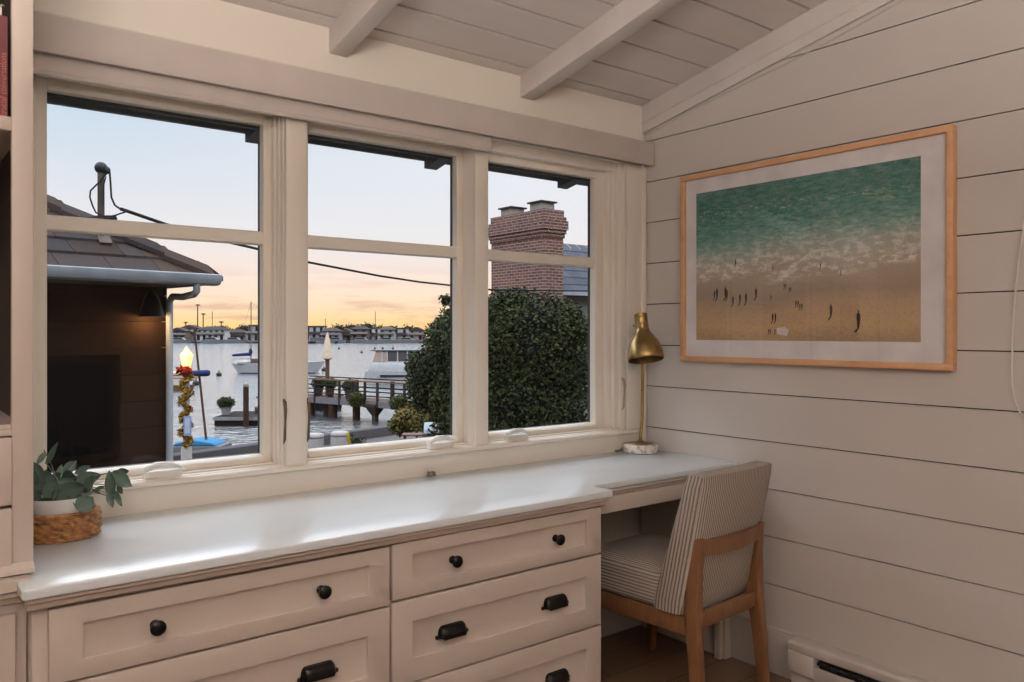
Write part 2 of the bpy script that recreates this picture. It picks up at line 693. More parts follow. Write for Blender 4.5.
# stool under the windows
mb = MB().prism([(WY + .06, .846), (WY - .012, .846), (WY - .018, .842), (WY - .018, .832), (WY - .012, .829), (WY + .004, .826), (WY + .06, .826)], 'X', .25, 2.585)
struct(mb.build('trim_5', trim_p), 'narrow cream window stool running under all three windows', 'trim')

struct(MB().box(1.83, WX - .001, WY - .016, WY, 0, .16).box(1.83, WX - .001, WY - .012, WY, .16, .168).build('baseboard_back', paint, bevel=.002),
       'white baseboard under the desk along the window wall', 'baseboard')
struct(MB().box(WX - .014, WX, YB, WY - .016, 0, .158).box(WX - .010, WX, YB, WY - .016, .158, .167).build('baseboard_right', paint, bevel=.002),
       'white baseboard along the shiplap wall', 'baseboard')
struct(MB().box(2.585, WX, WY - .02, WY, .168, .655).build('trim_6', paint, bevel=.002), 'vertical white corner strip under the desk', 'trim')

# rafters
for k, (x0, x1) in enumerate(((-.455, -.392), (.34, .403), (1.131, 1.194), (1.92, 1.988))):
    pl = [(WY, zc(WY) + .01), (WY, zc(WY) - .084), (-.5, zc(-.5) - .084), (-.5, zc(-.5) + .01)]
    o = MB().prism(pl, 'X', x0, x1).build('trim_%d' % (k + 7), ceil_p, bevel=.004)
    struct(o, ('white ceiling rafter above the bookcase', 'white ceiling rafter just outside the left window line', 'left of two white ceiling rafters over the windows', 'right of two white ceiling rafters over the windows')[k], 'rafter')
pl = [(WY - .001, zc(WY) + .005), (WY - .001, zc(WY) - .118), (-.5, zc(-.5) - .118), (-.5, zc(-.5) + .005)]
mb = MB().prism(pl, 'X', WX - .014, WX + .002)
pl = [(WY - .001, zc(WY) - .07), (WY - .001, zc(WY) - .078), (-.5, zc(-.5) - .078), (-.5, zc(-.5) - .07)]
mb.prism(pl, 'X', WX - .018, WX - .01)
struct(mb.build('trim_11', ceil_p, bevel=.002), 'sloping white rake board where shiplap meets ceiling', 'trim')
o = MB().tube([(WX - .006, WY - .01, zc(WY) - .126)] + [(WX - .004, y, zc(y) - .132 - .008 * math.sin(y * 5)) for y in (2.1, 1.9, 1.7, 1.62, 1.5, 1.3, 1.0, .6)], .0022, 6).build('cable', paint)
tag(o, 'thin white cable running along the sloping rake board', 'cable')

# windows
steel_gray = M('lever_bronze', (96, 84, 72), .4, .6)
SASH = [(.318, .968, .347, .941), (1.062, 1.702, 1.090, 1.675), (1.788, 2.430, 1.816, 2.382)]
wl = ('left window showing the dark tiled house and the lamp post', 'middle window showing the pier and the yacht', 'right window showing the brick chimney above the tree')
for i, ((a, b), (s0, s1, g0, g1)) in enumerate(zip(OP, SASH)):
    w = thing('window_%d' % (i + 1), wl[i], 'window', ((a + b) / 2, WY + .1, .838))
    w['kind'] = 'structure'
    j = MB()
    for x0, x1 in ((a, s0), (s1, b)):
        d = (x1 - x0) / 3
        sgn = x1 > (a + b) / 2
        for k in range(3):
            lo = x0 + k * d
            dep = (.02, .038, .056)[2 - k if sgn else k]
            j.box(lo, lo + d, WY + (dep if not (dep == .02 and False) else 0) - .012, WY + .15, .838, 1.985)
    j.box(a, b, WY + .03, WY + .15, 1.945, 1.985)
    j.box(a, b, WY + .012, WY + .15, .838, .848)
    j.box(a, b, WY + .035, WY + .15, .846, .853)
    j.build('jamb', trim_p, w, bevel=.0015)
    s = MB()
    y0, y1 = WY + .066, WY + .1
    s.box(s0, g0, y0, y1, .853, 1.945).box(g1, s1, y0, y1, .853, 1.945)
    s.box(g0, g1, y0, y1, 1.915, 1.945)
    s.prism([(y0 - .006, .853), (y0 - .006, .868), (y0 + .014, .878), (y1, .878), (y1, .853)], 'X', g0, g1)
    s.build('sash', trim_p, w, bevel=.002)
    MB().prism([(y0 + .004, 1.541), (y0 + .012, 1.537), (y1, 1.537), (y1, 1.58), (y0 + .012, 1.58), (y0 + .004, 1.576)], 'X', g0, g1).build('meeting_rail', trim_p, w)
    MB().ring(g0 - .0125, g1 + .0125, .866, 1.919, .0125, y1, y1 + .014).build('outer_cladding', dkglass, w)
    for z0, z1 in ((.876, 1.54), (1.577, 1.917)):
        yy = y1 - .006
        MB().add([(g0 - .003, yy, z0), (g1 + .003, yy, z0), (g1 + .003, yy, z1), (g0 - .003, yy, z1)], [(0, 1, 2, 3)]).build('pane', glass, w)
    cx = {0: .63, 1: 1.573, 2: 1.921}[i]
    ck = MB()
    ck.tube([(cx - .05, WY + .026, .864), (cx - .046, WY + .022, .874), (cx - .02, WY + .016, .885), (cx + .02, WY + .014, .884), (cx + .05, WY + .018, .872)],
            [.006, .011, .013, .011, .006], 10, flat=.7)
    ck.box(cx - .05, cx + .05, WY + .012, WY + .04, .848, .868)
    ck.ball((cx + .052, WY + .016, .87), .009, 8)
    ck.build('crank_handle', M('crank_white', (236, 236, 232), .22, .15), w, smooth=50, bevel=.002)
    for xx, zz in ({0: [(.9815, .985)], 1: [(1.0595, .985)], 2: [(2.478, 1.0)]}[i]):
        lv = MB().tube([(xx, WY + .004, zz - .07), (xx, WY - .006, zz - .055), (xx, WY - .01, zz), (xx, WY - .012, zz + .035), (xx, WY - .006, zz + .06), (xx, WY + .004, zz + .068)], [.0015, .0045, .0035, .005, .006, .003], 8)
        lv.build('lock_lever', steel_gray if i < 2 else M('lever_tan', (168, 152, 130), .35, .5), w, smooth=50)

# shade valance + hem bar
v = thing('window_valance', 'long white shade valance box across the top of the windows', 'valance', (1.3, 2.36, 1.975))
MB().box(.25, 2.603, 2.338, 2.352, 1.975, 2.073).box(2.59, 2.603, 2.352, 2.403, 1.975, 2.073).box(.25, 2.603, 2.352, 2.403, 2.062, 2.073).build('fascia', shade_p, v, bevel=.002)
MB().tube([(.25, 2.378, 1.995), (2.58, 2.378, 1.995)], .012, 10).build('roller_tube', chrome, v, smooth=50)
h = MB().box(.25, 1.756, 2.366, 2.374, 1.93, 1.99).tube([(.25, 2.37, 1.93), (1.756, 2.37, 1.93)], .008, 10).build('shade_hem', shade_p, v, smooth=50)

# ================================================================== built-ins
def nosing(y, z, ):
    return [(y + .03, z), (y + .004, z), (y, z - .004), (y - .0, z - .016), (y + .004, z - .021), (y + .012, z - .024), (y + .014, z - .03), (y + .02, z - .036), (y + .022, z - .046), (y + .03, z - .05)]


ct = thing('countertop', 'long glossy white worktop running under the windows to the corner', 'countertop', (1.4, 2.1, .7))
mb = MB()
YF, YD = 1.815, 1.905
mb.prism([(.238, WY - .002), (.238, 1.955), (.212, 1.955), (.212, YF + .006), (.218, YF), (1.826, YF), (1.832, YF + .006), (1.832, YD + .006), (2.606, YD + .006), (2.606, WY - .002)], 'Z', .738, .76)
mb.build('slab', top_p, ct, bevel=.007, segs=4)
mb = MB()
mp = [(YF + .016, .738), (YF + .012, .734), (YF + .012, .728), (YF + .022, .722), (YF + .026, .712), (YF + .034, .708), (YF + .06, .708), (YF + .06, .738)]
mb.prism(mp, 'X', .224, 1.822)
mp2 = [(YD + .016, .738), (YD + .012, .734), (YD + .012, .728), (YD + .022, .722), (YD + .026, .712), (YD + .034, .708), (YD + .06, .708), (YD + .06, .738)]
mb.prism(mp2, 'X', 1.824, 2.604)
mb.build('edge_moulding', cab_p, ct, smooth=35)

dr = thing('dresser', 'built-in white dresser with black knobs and cup pulls under the worktop', 'dresser', (1.03, 2.1, 0))
YFACE = 1.855
MB().box(.236, 1.8, YFACE + .018, WY - .02, .08, .706).box(.236, 1.76, YFACE + .08, WY - .02, 0, .08).build('body', cab_p, dr, bevel=.002)


def panel_front(x0, x1, z0, z1, rv, rh, y, th=.02, dep=.009):
    "shaker front: one skin with a recessed centre panel"
    m = MB()
    q = lambda a, b, c, d, yy: [(a, yy, c), (b, yy, c), (b, yy, d), (a, yy, d)]
    vs = q(x0, x1, z0, z1, y) + q(x0 + rv, x1 - rv, z0 + rh, z1 - rh, y) + q(x0 + rv, x1 - rv, z0 + rh, z1 - rh, y + dep) + q(x0, x1, z0, z1, y + th)
    fs = []
    for i in range(4):
        j = (i + 1) % 4
        fs += [(i, j, j + 4, i + 4), (i + 4, j + 4, j + 8, i + 8), (j, i, i + 12, j + 12)]
    fs += [(8, 9, 10, 11), (15, 14, 13, 12)]
    return m.add(vs, fs)


def drawer(parent, x0, x1, z0, z1, rail, kind, hx, y=YFACE):
    d = panel_front(x0, x1, z0, z1, .063, rail, y).build('drawer', cab_p, parent, bevel=.0012)
    zc_ = (z0 + z1) / 2
    for x in hx:
        if kind == 'knob':
            q = Matrix.Rotation(PI / 2, 3, 'X')
            MB().lathe([(.011, 0), (.011, .003), (.006, .006), (.006, .016), (.013, .02), (.0165, .025), (.0165, .03), (.012, .034), (.004, .036)], (x, y + .0095, zc_), 20, q).build('knob', black, d, smooth=40)
        else:
            m = MB()
            N1, N2 = 16, 8

            def fn(a, b):
                th = PI * a
                ph = PI / 2 * b
                k = 1 if True else 0
                sx = math.copysign(abs(math.cos(th)) ** .55, math.cos(th))
                return (x + .0445 * sx * (1 if b < .999 else 1) * (.55 + .45 * math.cos(ph) ** .5 if b < .999 else .55),
                        y + .009 - .026 * math.sin(th) ** .6 * max(.0, math.cos(ph)) ** .6,
                        zc_ - .015 + .031 * math.sin(ph) ** .9)
            m.grid(fn, N1, N2)
            m.box(x - .047, x + .047, y + .004, y + .0095, zc_ - .018, zc_ - .010)
            for sgn in (-1, 1):
                m.ball((x + sgn * .049, y + .006, zc_ - .013), .006, 8)
            m.box(x - .036, x + .036, y - .014, y - .010, zc_ - .018, zc_ - .010)
            m.build('cup_pull', black, d, smooth=60, fix=True)
    return d


XC0, XC1, XC2, XC3 = .264, 1.045, 1.053, 1.814
drawer(dr, XC0, XC1, .548, .7, .038, 'knob', (.468, .855))
drawer(dr, XC0, XC1, .314, .542, .061, 'pull', (.45, .847))
drawer(dr, XC0, XC1, .085, .308, .061, 'pull', (.45, .847))
drawer(dr, XC2, XC3, .556, .704, .035, 'knob', (1.247, 1.626))
drawer(dr, XC2, XC3, .328, .549, .06, 'pull', (1.244, 1.624))
drawer(dr, XC2, XC3, .09, .322, .06, 'pull', (1.244, 1.63))

dk = thing('writing_desk', 'white desk apron and leg panel spanning the knee space by the corner', 'desk', (2.2, 2.1, 0))
MB().box(1.816, 2.608, YD + .022, YD + .042, .655, .709).build('apron', cab_p, dk, bevel=.002)
MB().box(2.556, 2.594, 1.935, 1.985, 0, .655).box(2.566, 2.594, 1.985, 2.38, 0, .655).build('leg_panel', cab_p, dk, bevel=.002)
MB().box(2.54, 2.556, 1.945, 1.975, 0, .655).build('leg_strip', cab_p, dk, bevel=.002)

# bookcase
bk = thing('bookcase', 'tall built-in white bookcase at the left edge with shelves and small drawers', 'bookcase', (-.2, 2.15, 0))
BY = 1.93
MB().box(.208, .2465, BY, BY + .022, .765, 2.25).box(-.64, -.6, BY, BY + .022, .765, 2.25).box(-.6, .208, BY, BY + .022, 1.676, 1.704).box(-.6, .208, BY, BY + .022, 1.05, 1.062) \
    .box(-.6, .208, BY, BY + .022, 2.16, 2.25).box(-.6, .208, BY, BY + .022, .765, .772).build('face_frame', cab_p, bk, bevel=.0015)
MB().box(.228, .2465, BY + .022, WY - .001, .765, 2.235).build('side_panel', cab_p, bk)
MB().box(-.64, -.62, BY + .022, WY - .001, .765, 2.235).build('side_panel', cab_p, bk)
MB().box(.2255, .2278, BY + .023, WY - .016, .905, 2.23).build('shadow_sheet', M('bookcase_shadow', (44, 36, 31), .8), bk)  # dark sheet standing in for the shadow inside the cubby
MB().box(-.62, .228, WY - .015, WY - .003, .765, 2.235).build('back_panel', M('bookcase_inside', (84, 72, 62), .7), bk)  # back colour darkened to carry the shadow between the shelves
for z in (1.676, 1.05):
    MB().box(-.62, .2255, BY + .022, WY - .015, z, z + .022).build('shelf', cab_p, bk)
for z0, z1 in ((.909, 1.047), (.775, .902)):
    for x0, x1 in ((-.16, .2074), (-.5995, -.162)):
        MB().box(x0, x1, BY - .006, BY + .3, z0, z1).build('small_drawer', cab_p, bk, bevel=.002)
mb = MB()
yb = 1.885
mb.box(-.66, .236, yb + .0, WY - .01, .742, .764)
mb.prism([(yb + .016, .742), (yb + .012, .736), (yb + .012, .728), (yb + .022, .722), (yb + .026, .712), (yb + .034, .708), (yb + .06, .708), (yb + .06, .742)], 'X', -.66, .234)
mb.prism([(BY - .004, .764), (BY - .016, .768), (BY - .016, .776), (BY - .006, .786), (BY + .004, .79), (BY + .004, .764)], 'X', -.64, .2465)
mb.build('base_moulding', cab_p, bk, smooth=35)
MB().box(-.64, .233, yb + .04, WY - .02, 0, .708).build('base_cabinet', cab_p, bk)
d = panel_front(-.17, .212, .05, .69, .055, .055, yb + .022, .018).build('cabinet_door', cab_p, bk, bevel=.0015)
panel_front(-.6, -.18, .05, .69, .055, .055, yb + .022, .018).build('cabinet_door', cab_p, bk, bevel=.0015)

# book on shelf
bx0, bx1, by0, by1, bz0, bz1 = .1885, .2035, 1.96, 2.16, 1.6985, 1.918
book = thing('book', 'dark red upright book reading crucial conversations on its spine', 'book', ((bx0 + bx1) / 2, 2.06, bz0))
book_red = M('book_cloth_red', (92, 18, 24), .5)
MB().box(bx0, bx1, by0, by0 + .002, bz0, bz1).box(bx0, bx0 + .002, by0 + .002, by1, bz0, bz1).box(bx1 - .002, bx1, by0 + .002, by1, bz0, bz1).build('cover', book_red, book)
MB().box(bx0 + .002, bx1 - .002, by0 + .002, by1 - .004, bz0 + .004, bz1 - .004).build('pages', M('paper', (214, 204, 186), .9), book)
fc = bpy.data.curves.new('spine_text', 'FONT')
fc.body = 'crucial conversations'
fc.size = .0155
fc.extrude = .0002
fo = bpy.data.objects.new('spine_text', fc)
COL.objects.link(fo)
fo.rotation_euler = (PI / 2, -PI / 2, 0)
bpy.context.view_layer.update()
me = bpy.data.meshes.new_from_object(fo.evaluated_get(bpy.context.evaluated_depsgraph_get()))
rot = Matrix.Rotation(-PI / 2, 4, 'Y') @ Matrix.Rotation(PI / 2, 4, 'X')
COL.objects.unlink(fo)
bpy.data.objects.remove(fo)
me.transform(rot)
to = bpy.data.objects.new('spine_text', me)
me.materials.append(M('spine_ink', (176, 92, 84), .6))
COL.objects.link(to)
xs = [p.co.x for p in me.vertices]
zs = [p.co.z for p in me.vertices]
to.parent = book
me.transform(Matrix.Translation((-(min(xs) + max(xs)) / 2, by0 - .0006 - 2.06, .012 - min(zs))))
shelf_b = [((54, 60, 74), .03, .2195, 'slate blue upright book directly left of the dark red book')]
xx = bx0
for c, w_, h_, lab in shelf_b:
    xx -= w_ + .001
    b = thing('book', lab, 'book', (xx + w_ / 2, 2.06, bz0), group='books on the top shelf')
    MB().box(xx, xx + w_, by0, by0 + .002, bz0, bz0 + h_).box(xx, xx + .002, by0 + .002, by1, bz0, bz0 + h_).box(xx + w_ - .002, xx + w_, by0 + .002, by1, bz0, bz0 + h_).build('cover', M('book_%d' % c[0], c, .6), b)
    MB().box(xx + .002, xx + w_ - .002, by0 + .002, by1 - .004, bz0 + .004, bz0 + h_ - .004).build('pages', MATS['paper'], b)
book['group'] = 'books on the top shelf'
tb = thing('book', 'grey book lying flat on top of the upright red book', 'book', (.14, 2.06, bz1), group='books on the top shelf')
zt = bz1 + .0003
MB().box(.1, .199, 1.97, 2.14, zt, zt + .003).box(.1, .199, 1.97, 2.14, zt + .023, zt + .026).box(.1, .103, 1.97, 2.14, zt, zt + .026).build('cover', M('book_grey', (120, 116, 112), .6), tb)
MB().box(.103, .195, 1.974, 2.136, zt + .003, zt + .023).build('pages', MATS['paper'], tb)

# ================================================================== framed picture
pf = thing('picture_frame', 'large oak framed aerial beach picture with a wide white mat on the shiplap wall', 'picture', (2.585, 1.642, 1.522))
fy0, fy1, fz0, fz1 = 1.107, 2.177, 1.144, 1.9
fw = .021
mb = MB()
for (a0, a1, b0, b1) in ((fy0, fy1, fz0, fz0 + fw), (fy0, fy1, fz1 - fw, fz1), (fy0, fy0 + fw, fz0 + fw, fz1 - fw), (fy1 - fw, fy1, fz0 + fw, fz1 - fw)):
    mb.box(2.578, 2.609, a0, a1, b0, b1)
mb.build('frame', frame_wood, pf, bevel=.0015)
MB().box(2.594, 2.6, fy0 + fw, fy1 - fw, fz0 + fw, fz1 - fw).build('mat_board', M('mat_board', (232, 229, 230), .8), pf)
mb = MB()
py0, py1, pz0, pz1 = 1.21, 2.104, 1.231, 1.822
mb.add([(2.5935, py0, pz0), (2.5935, py1, pz0), (2.5935, py1, pz1), (2.5935, py0, pz1)], [(0, 3, 2, 1)])
# bathers, tiny dark figures printed in the picture: pixel-surveyed positions on the print
INK = 1


def fig(u, v, h, two=False):
    c = (u - 512) / F
    t_ = 2.5932 / (FX + RX * c)
    y = (FY + RY * c) * t_
    z = HC + (HV - v) / F * t_
    X = 2.5929
    w = h * .125
    for dy in ((-w * 1.6, w * 1.6) if two else (0,)):
        yy = y + dy
        mb.add([(X, yy - w * .5, z - h * .5), (X, yy + w * .6, z - h * .5), (X, yy + w, z + h * .1), (X, yy + w * .9, z + h * .3), (X, yy + w * .35, z + h * .34), (X, yy + w * .35, z + h * .5),
                (X, yy - w * .35, z + h * .5), (X, yy - w * .35, z + h * .34), (X, yy - w * .9, z + h * .3), (X, yy - w, z)], [tuple(range(9, -1, -1))], INK)
        mb.add([(X, yy - w * .5, z - h * .5), (X, yy + w * .5, z - h * .5), (X, yy + w * 2.2, z - h * .75), (X, yy + w * 1.2, z - h * .8)], [(0, 1, 2, 3)], INK)


for u, v, h, two in ((714.5, 294, .03, 0), (717, 293, .042, 0), (725.5, 292, .042, 0), (727, 294, .036, 0), (733, 300, .034, 0), (740, 298, .036, 0), (746, 297.5, .038, 0), (756, 292.5, .038, 0),
                     (771, 297, .016, 0), (785, 285.5, .018, 1), (790, 289, .016, 1), (797, 303, .022, 1), (801, 306, .02, 1), (774, 317, .03, 1), (769.5, 331, .018, 1), (775, 331, .018, 0),
                     (831, 310, .044, 0), (858.5, 319, .058, 0), (735.5, 262, .024, 0), (773, 268.5, .016, 0), (820.5, 265.5, .018, 0), (841, 272, .016, 0)):
    fig(u, v, h, two)
p = [at(u, v, 2.5932 / (FX + RX * (u - 512) / F)) for u, v in ((777, 328), (785, 327), (789, 330), (787, 336), (777, 334))]
mb.add([(2.5929, q.y, q.z) for q in p], [(0, 1, 2, 3, 4)], 2)
mb.build('print', [mat_print(), M('print_ink', (44, 36, 34), .9), M('print_towel', (206, 200, 196), .9)], pf, fix=False)
MB().add([(2.589, fy0 + fw, fz0 + fw), (2.589, fy1 - fw, fz0 + fw), (2.589, fy1 - fw, fz1 - fw), (2.589, fy0 + fw, fz1 - fw)], [(0, 3, 2, 1)]).build('glass', pic_glass, pf, fix=False)

# ================================================================== desk lamp
lx, ly = 2.5, 2.322
lp = thing('desk_lamp', 'brass desk lamp with a bell shade on a round marble base in the corner', 'lamp', (lx, ly, .76))
MB().lathe([(.068, .7605), (.074, .763), (.075, .768), (.075, .789), (.073, .794), (.069, .796), (.055, .796)], (lx, ly, 0), 48).build('base', mat_marble(), lp, smooth=35)
MB().lathe([(.05, .796), (.052, .7975), (.05, .8), (.02, .802), (.014, .806), (.01, .81)], (lx, ly, 0), 40).build('base_plate', brass, lp, smooth=35)
MB().tube([(lx, ly, .8), (lx + .002, ly, .83), (lx + .01, ly, .9), (lx + .012, ly, 1.0), (lx + .014, ly, 1.15), (lx + .01, ly, 1.22), (lx + .002, ly - .008, 1.262)], .0068, 12).build('stem', brass, lp, smooth=50)
# shade axis: leans so that the opening tips to the right and to the room
rim = Vector(at(646, 360, 3.275))
tip = Vector(at(640.5, 314, 3.325))
ax = (tip - rim)
L = ax.length
q = ax.normalized().to_track_quat('Z', 'Y').to_matrix()
k = L / .2
prof = [(.0735, .0), (.0755, .003), (.076, .012), (.073, .035), (.067, .06), (.057, .082), (.044, .102), (.034, .116), (.029, .126), (.0275, .135), (.0275, .15), (.0255, .151), (.0255, .155), (.0275, .156), (.0275, .178), (.0255, .179), (.0255, .183), (.0275, .184), (.0275, .197), (.025, .2)]
prof = [(r * k, z * k) for r, z in prof]
sh = MB().lathe(prof, rim, 48, q, closed=False)
sh.lathe([(.025 * k, .2 * k), (.001, .2 * k)], rim, 48, q, closed=False)
sho = sh.build('shade', brass, lp, smooth=35)
inn = [(.0735, .0), (.071, .035), (.065, .06), (.055, .082), (.042, .102), (.03, .118), (.001, .12)]
MB().lathe([(r * k, z * k) for r, z in inn], rim, 48, q, closed=False).build('shade_lining', brass_in, sho, smooth=60)
MB().ball(rim + q @ Vector((0, 0, .05)), .024, 12).build('bulb', M('bulb_frosted', (232, 226, 214), .4), lp, smooth=60)
sw = tip + (rim - tip) * .26 + q @ Vector((0, 0, 0)) - Vector((RX, RY, 0)) * .034
MB().tube([sw + Vector((RX, RY, 0)) * .012, sw - Vector((RX, RY, 0)) * .004], .006, 10).build('knob', brass, lp, smooth=40)
MB().tube([(lx - .06, ly + .04, .775), (lx - .075, ly + .045, .768), (lx - .085, ly + .055, .7645), (lx - .08, ly + .066, .765)], .004, 8).build('cord', M('cord_grey', (92, 86, 78), .6), lp, smooth=50)

# cable clip on the counter
o = MB().box(1.498, 1.504, 2.372, 2.396, .7605, .776).box(1.514, 1.52, 2.372, 2.396, .7605, .776).box(1.494, 1.524, 2.378, 2.398, .7605, .764).build('latch_bracket', M('bracket_steel', (150, 144, 136), .35, .7), bevel=.001)
tag(o, 'tiny metal bracket lying at the back of the worktop under the middle window', 'bracket')

# ================================================================== basket, pot and plant
bx, by = .345, 2.25
wk = mat_wicker()
bs = thing('wicker_basket', 'round brown wicker basket holding the white plant pot', 'basket', (bx, by, .76))
mb = MB()
RB = .0835
rows = 11
for r_ in range(rows):
    zz = .7645 + r_ * .0054
    pts = []
    N = 96
    for i in range(N + 1):
        th = 2 * PI * i / N
        ph = th * 18 + (r_ % 3) * 2.1
        rr = RB + (.004 if r_ < rows else 0) * math.sin(ph) - .0
        bul = .003 * math.sin(PI * r_ / rows)
        pts.append((bx + (rr + bul) * math.cos(th), by + (rr + bul) * math.sin(th), zz + .0012 * math.cos(ph)))
    mb.tube(pts, .0036, 5, caps=False)
mb.lathe([(.078, .7605), (.08, .765), (.08, .824), (.077, .824), (.077, .765)], (bx, by, 0), 40, closed=False)
mb.lathe([(0.001, .7605), (.078, .7605)], (bx, by, 0), 40, closed=False)
mb.build('body', wk, bs, smooth=60)
MB().tube([(bx + .0825 * math.cos(2 * PI * i / 48), by + .0825 * math.sin(2 * PI * i / 48), .8245) for i in range(49)], .0042, 8, caps=False).build('rim', wk, bs, smooth=60)

pp = thing('potted_plant', 'grey-green leafy plant in a white pot inside the wicker basket', 'plant', (bx, by, .7655))
MB().lathe([(.045, .766), (.06, .768), (.068, .80), (.0735, .845), (.0745, .858), (.073, .8605), (.071, .857), (.068, .84)], (bx, by, 0), 40, closed=False).lathe([(.001, .766), (.045, .766)], (bx, by, 0), 40, closed=False).build('pot', M('pot_white', (226, 224, 220), .3), pp, smooth=45)
MB().lathe([(.069, .842), (.05, .846), (.001, .848)], (bx, by, 0), 32, closed=False).build('soil', M('soil', (40, 30, 24), .95, bump=.5), pp)
leaf_m = bpy.data.materials.new('eucalyptus_leaf')
_t = NT(leaf_m)
_g = _t.new('ShaderNodeNewGeometry')
_n = _t.noise(_t.coord('Object'), 30, 3)
_t.link(_t.ramp(_t.math('ADD', _t.math('MULTIPLY', _g.outputs['Random Per Island'], .7), _t.math('MULTIPLY', _n.outputs[0], .3)), [(.15, rgb(52, 70, 58)), (.5, rgb(82, 104, 90)), (.85, rgb(112, 134, 120))]), _t.b.inputs['Base Color'])
_t.b.inputs['Roughness'].default_value = .5
LV = [(130, 105, 130, 60, 40, 2.06), (50, 120, 80, 50, 26, 2.1), (50, 210, 115, 118, 66, 2.04), (75, 415, 115, 55, 78, 1.93), (130, 310, 140, 65, 84, 1.95), (60, 310, 95, 20, 64, 1.98),
      (230, 240, 95, 8, 76, 2.03), (215, 178, 125, 30, 46, 2.12), (225, 320, 155, 15, 84, 1.96), (225, 268, 115, -15, 40, 1.99), (330, 245, 135, 15, 64, 2.05), (340, 275, 115, 55, 52, 2.0),
      (315, 385, 95, 45, 80, 1.93), (460, 275, 135, 95, 54, 2.02), (530, 250, 135, -30, 72, 2.04), (505, 360, 95, -55, 38, 2.02), (460, 370, 85, -65, 34, 2.0), (530, 205, 62, 5, 34, 2.08),
      (515, 310, 58, -50, 32, 2.05), (380, 320, 52, -30, 20, 2.02), (400, 298, 62, 20, 18, 2.04), (300, 195, 85, 25, 34, 2.12), (270, 350, 85, 10, 36, 1.97), (170, 205, 80, 75, 40, 2.1),
      (95, 250, 100, 95, 60, 2.06), (150, 255, 100, 50, 60, 2.08), (30, 370, 90, 80, 60, 1.96), (190, 380, 90, 30, 44, 2.0), (285, 300, 80, -10, 46, 1.98), (20, 250, 100, 70, 60, 2.0), (120, 370, 90, 10, 60, 2.03)]
mb, sm = MB(), MB()
Fv, Rv, Uv = Vector((FX, FY, 0)), Vector((RX, RY, 0)), Vector((0, 0, 1))
heart = Vector((bx, by, .862))
for (x, y, ln, an, wd, t_) in LV:
    c = at(30 + x / 5.68, 435 + y / 5.68, t_)
    if c.x - .05 < .2465 and False:
        continue
    pm = 5.68 * F / t_
    Lm, Wm = ln * 1.12 / pm, wd * 1.3 / pm
    a = math.radians(an)
    d = Rv * math.cos(a) + Uv * math.sin(a) + Fv * random.uniform(-.35, .35)
    d.normalize()
    side = (-Rv * math.sin(a) + Uv * math.cos(a) + Fv * random.uniform(-.5, .5))
    side = (side - d * side.dot(d)).normalized()
    nrm = d.cross(side)
    NU, NV = 6, 4
    base = c - d * Lm / 2
    if (c + d * Lm / 2 - heart).length < (base - heart).length:
        base, d = c + d * Lm / 2, -d

    def fn(i, j):
        w = math.sin(PI * min(1, (i * .97 + .03)) ** .85) ** .8 * Wm / 2
        s_ = (j - .5) * 2
        return base + d * (Lm * i) + side * (w * s_) + nrm * (.12 * Wm * s_ * s_ + .1 * Lm * (i - .5) ** 2)
    mb.grid(fn, NU, NV)
    mid = (base + heart) / 2 + Vector((0, 0, .015))
    sm.tube([heart + (base - heart) * .05, mid, base], .0013, 5)
for o_ in (mb, ):
    for i, p in enumerate(o_.v):
        x, y, z = p
        if x < .253 and y < 2.404:
            o_.v[i] = (.253 + (x - .253) * .02, y, z)
        if y > 2.36:
            o_.v[i] = (o_.v[i][0], 2.36 + (y - 2.36) * .2, z)
for i, p in enumerate(sm.v):
    if p[0] < .253:
        sm.v[i] = (.253, p[1], p[2])
mb.build('leaves', leaf_m, pp, smooth=80, fix=False)
sm.build('stems', M('stem_green', (84, 92, 66), .6), pp)

# ================================================================== dining chair
ch = thing('dining_chair', 'oak dining chair with grey and cream striped seat and back tucked under the desk', 'chair', (2.245, 1.905, 0), math.radians(4))
fb, fs_ = mat_fabric('striped_back', False), mat_fabric('striped_seat', True)


def cushion(fn, nx, ny, nz, r):
    "rounded box on a unit grid, warped by fn(x,y,z) with -1..1 coords"
    bm = bmesh.new()
    bmesh.ops.create_cube(bm, size=2)
    bmesh.ops.subdivide_edges(bm, edges=bm.edges[:], cuts=9, use_grid_fill=True)
    m = MB()
    bm.verts.ensure_lookup_table()
    vs = []
    for v_ in bm.verts:
        vs.append(fn(v_.co))
    m.add(vs, [tuple(x.index for x in f.verts) for f in bm.faces])
    bm.free()
    return m


def rnd(co, hx, hy, hz, r):
    p = Vector((co.x * hx, co.y * hy, co.z * hz))
    c = Vector([max(-h + r, min(h - r, a)) for a, h in zip(p, (hx, hy, hz))])
    # redistribute so grid points near the edge carry the rounding
    d = p - c
    if d.length > 1e-9 and max(abs(co.x), abs(co.y), abs(co.z)) > .999:
        m_ = max(abs(d.x), abs(d.y), abs(d.z))
        d = d.normalized() * m_
    return c + d


def f_back(co):
    p = rnd(co, .2, .043, .238, .022)
    z = p.z + .572
    k = (p.y + .043) / .086
    front = -.042 - (z - .335) * .325
    back = -.178 - (z - .335) * .19
    y = back + (front - back) * k - .012 * (1 - (p.x / .2) ** 2)
    return Vector((p.x * (1.07 + .03 * (z - .57)) - .013, y, z))


cushion(f_back, 0, 0, 0, 0).build('backrest', fb, ch, smooth=40, local=True)


def f_seat(co):
    p = rnd(co, .215, .2, .067, .03)
    z = p.z + .402
    dome = .016 * (1 - (p.x / .215) ** 2) * (1 - (p.y / .2) ** 2)
    return Vector((p.x, p.y + .095, z + (dome if p.z > 0 else 0)))


cushion(f_seat, 0, 0, 0, 0).build('seat', fs_, ch, smooth=40, local=True)


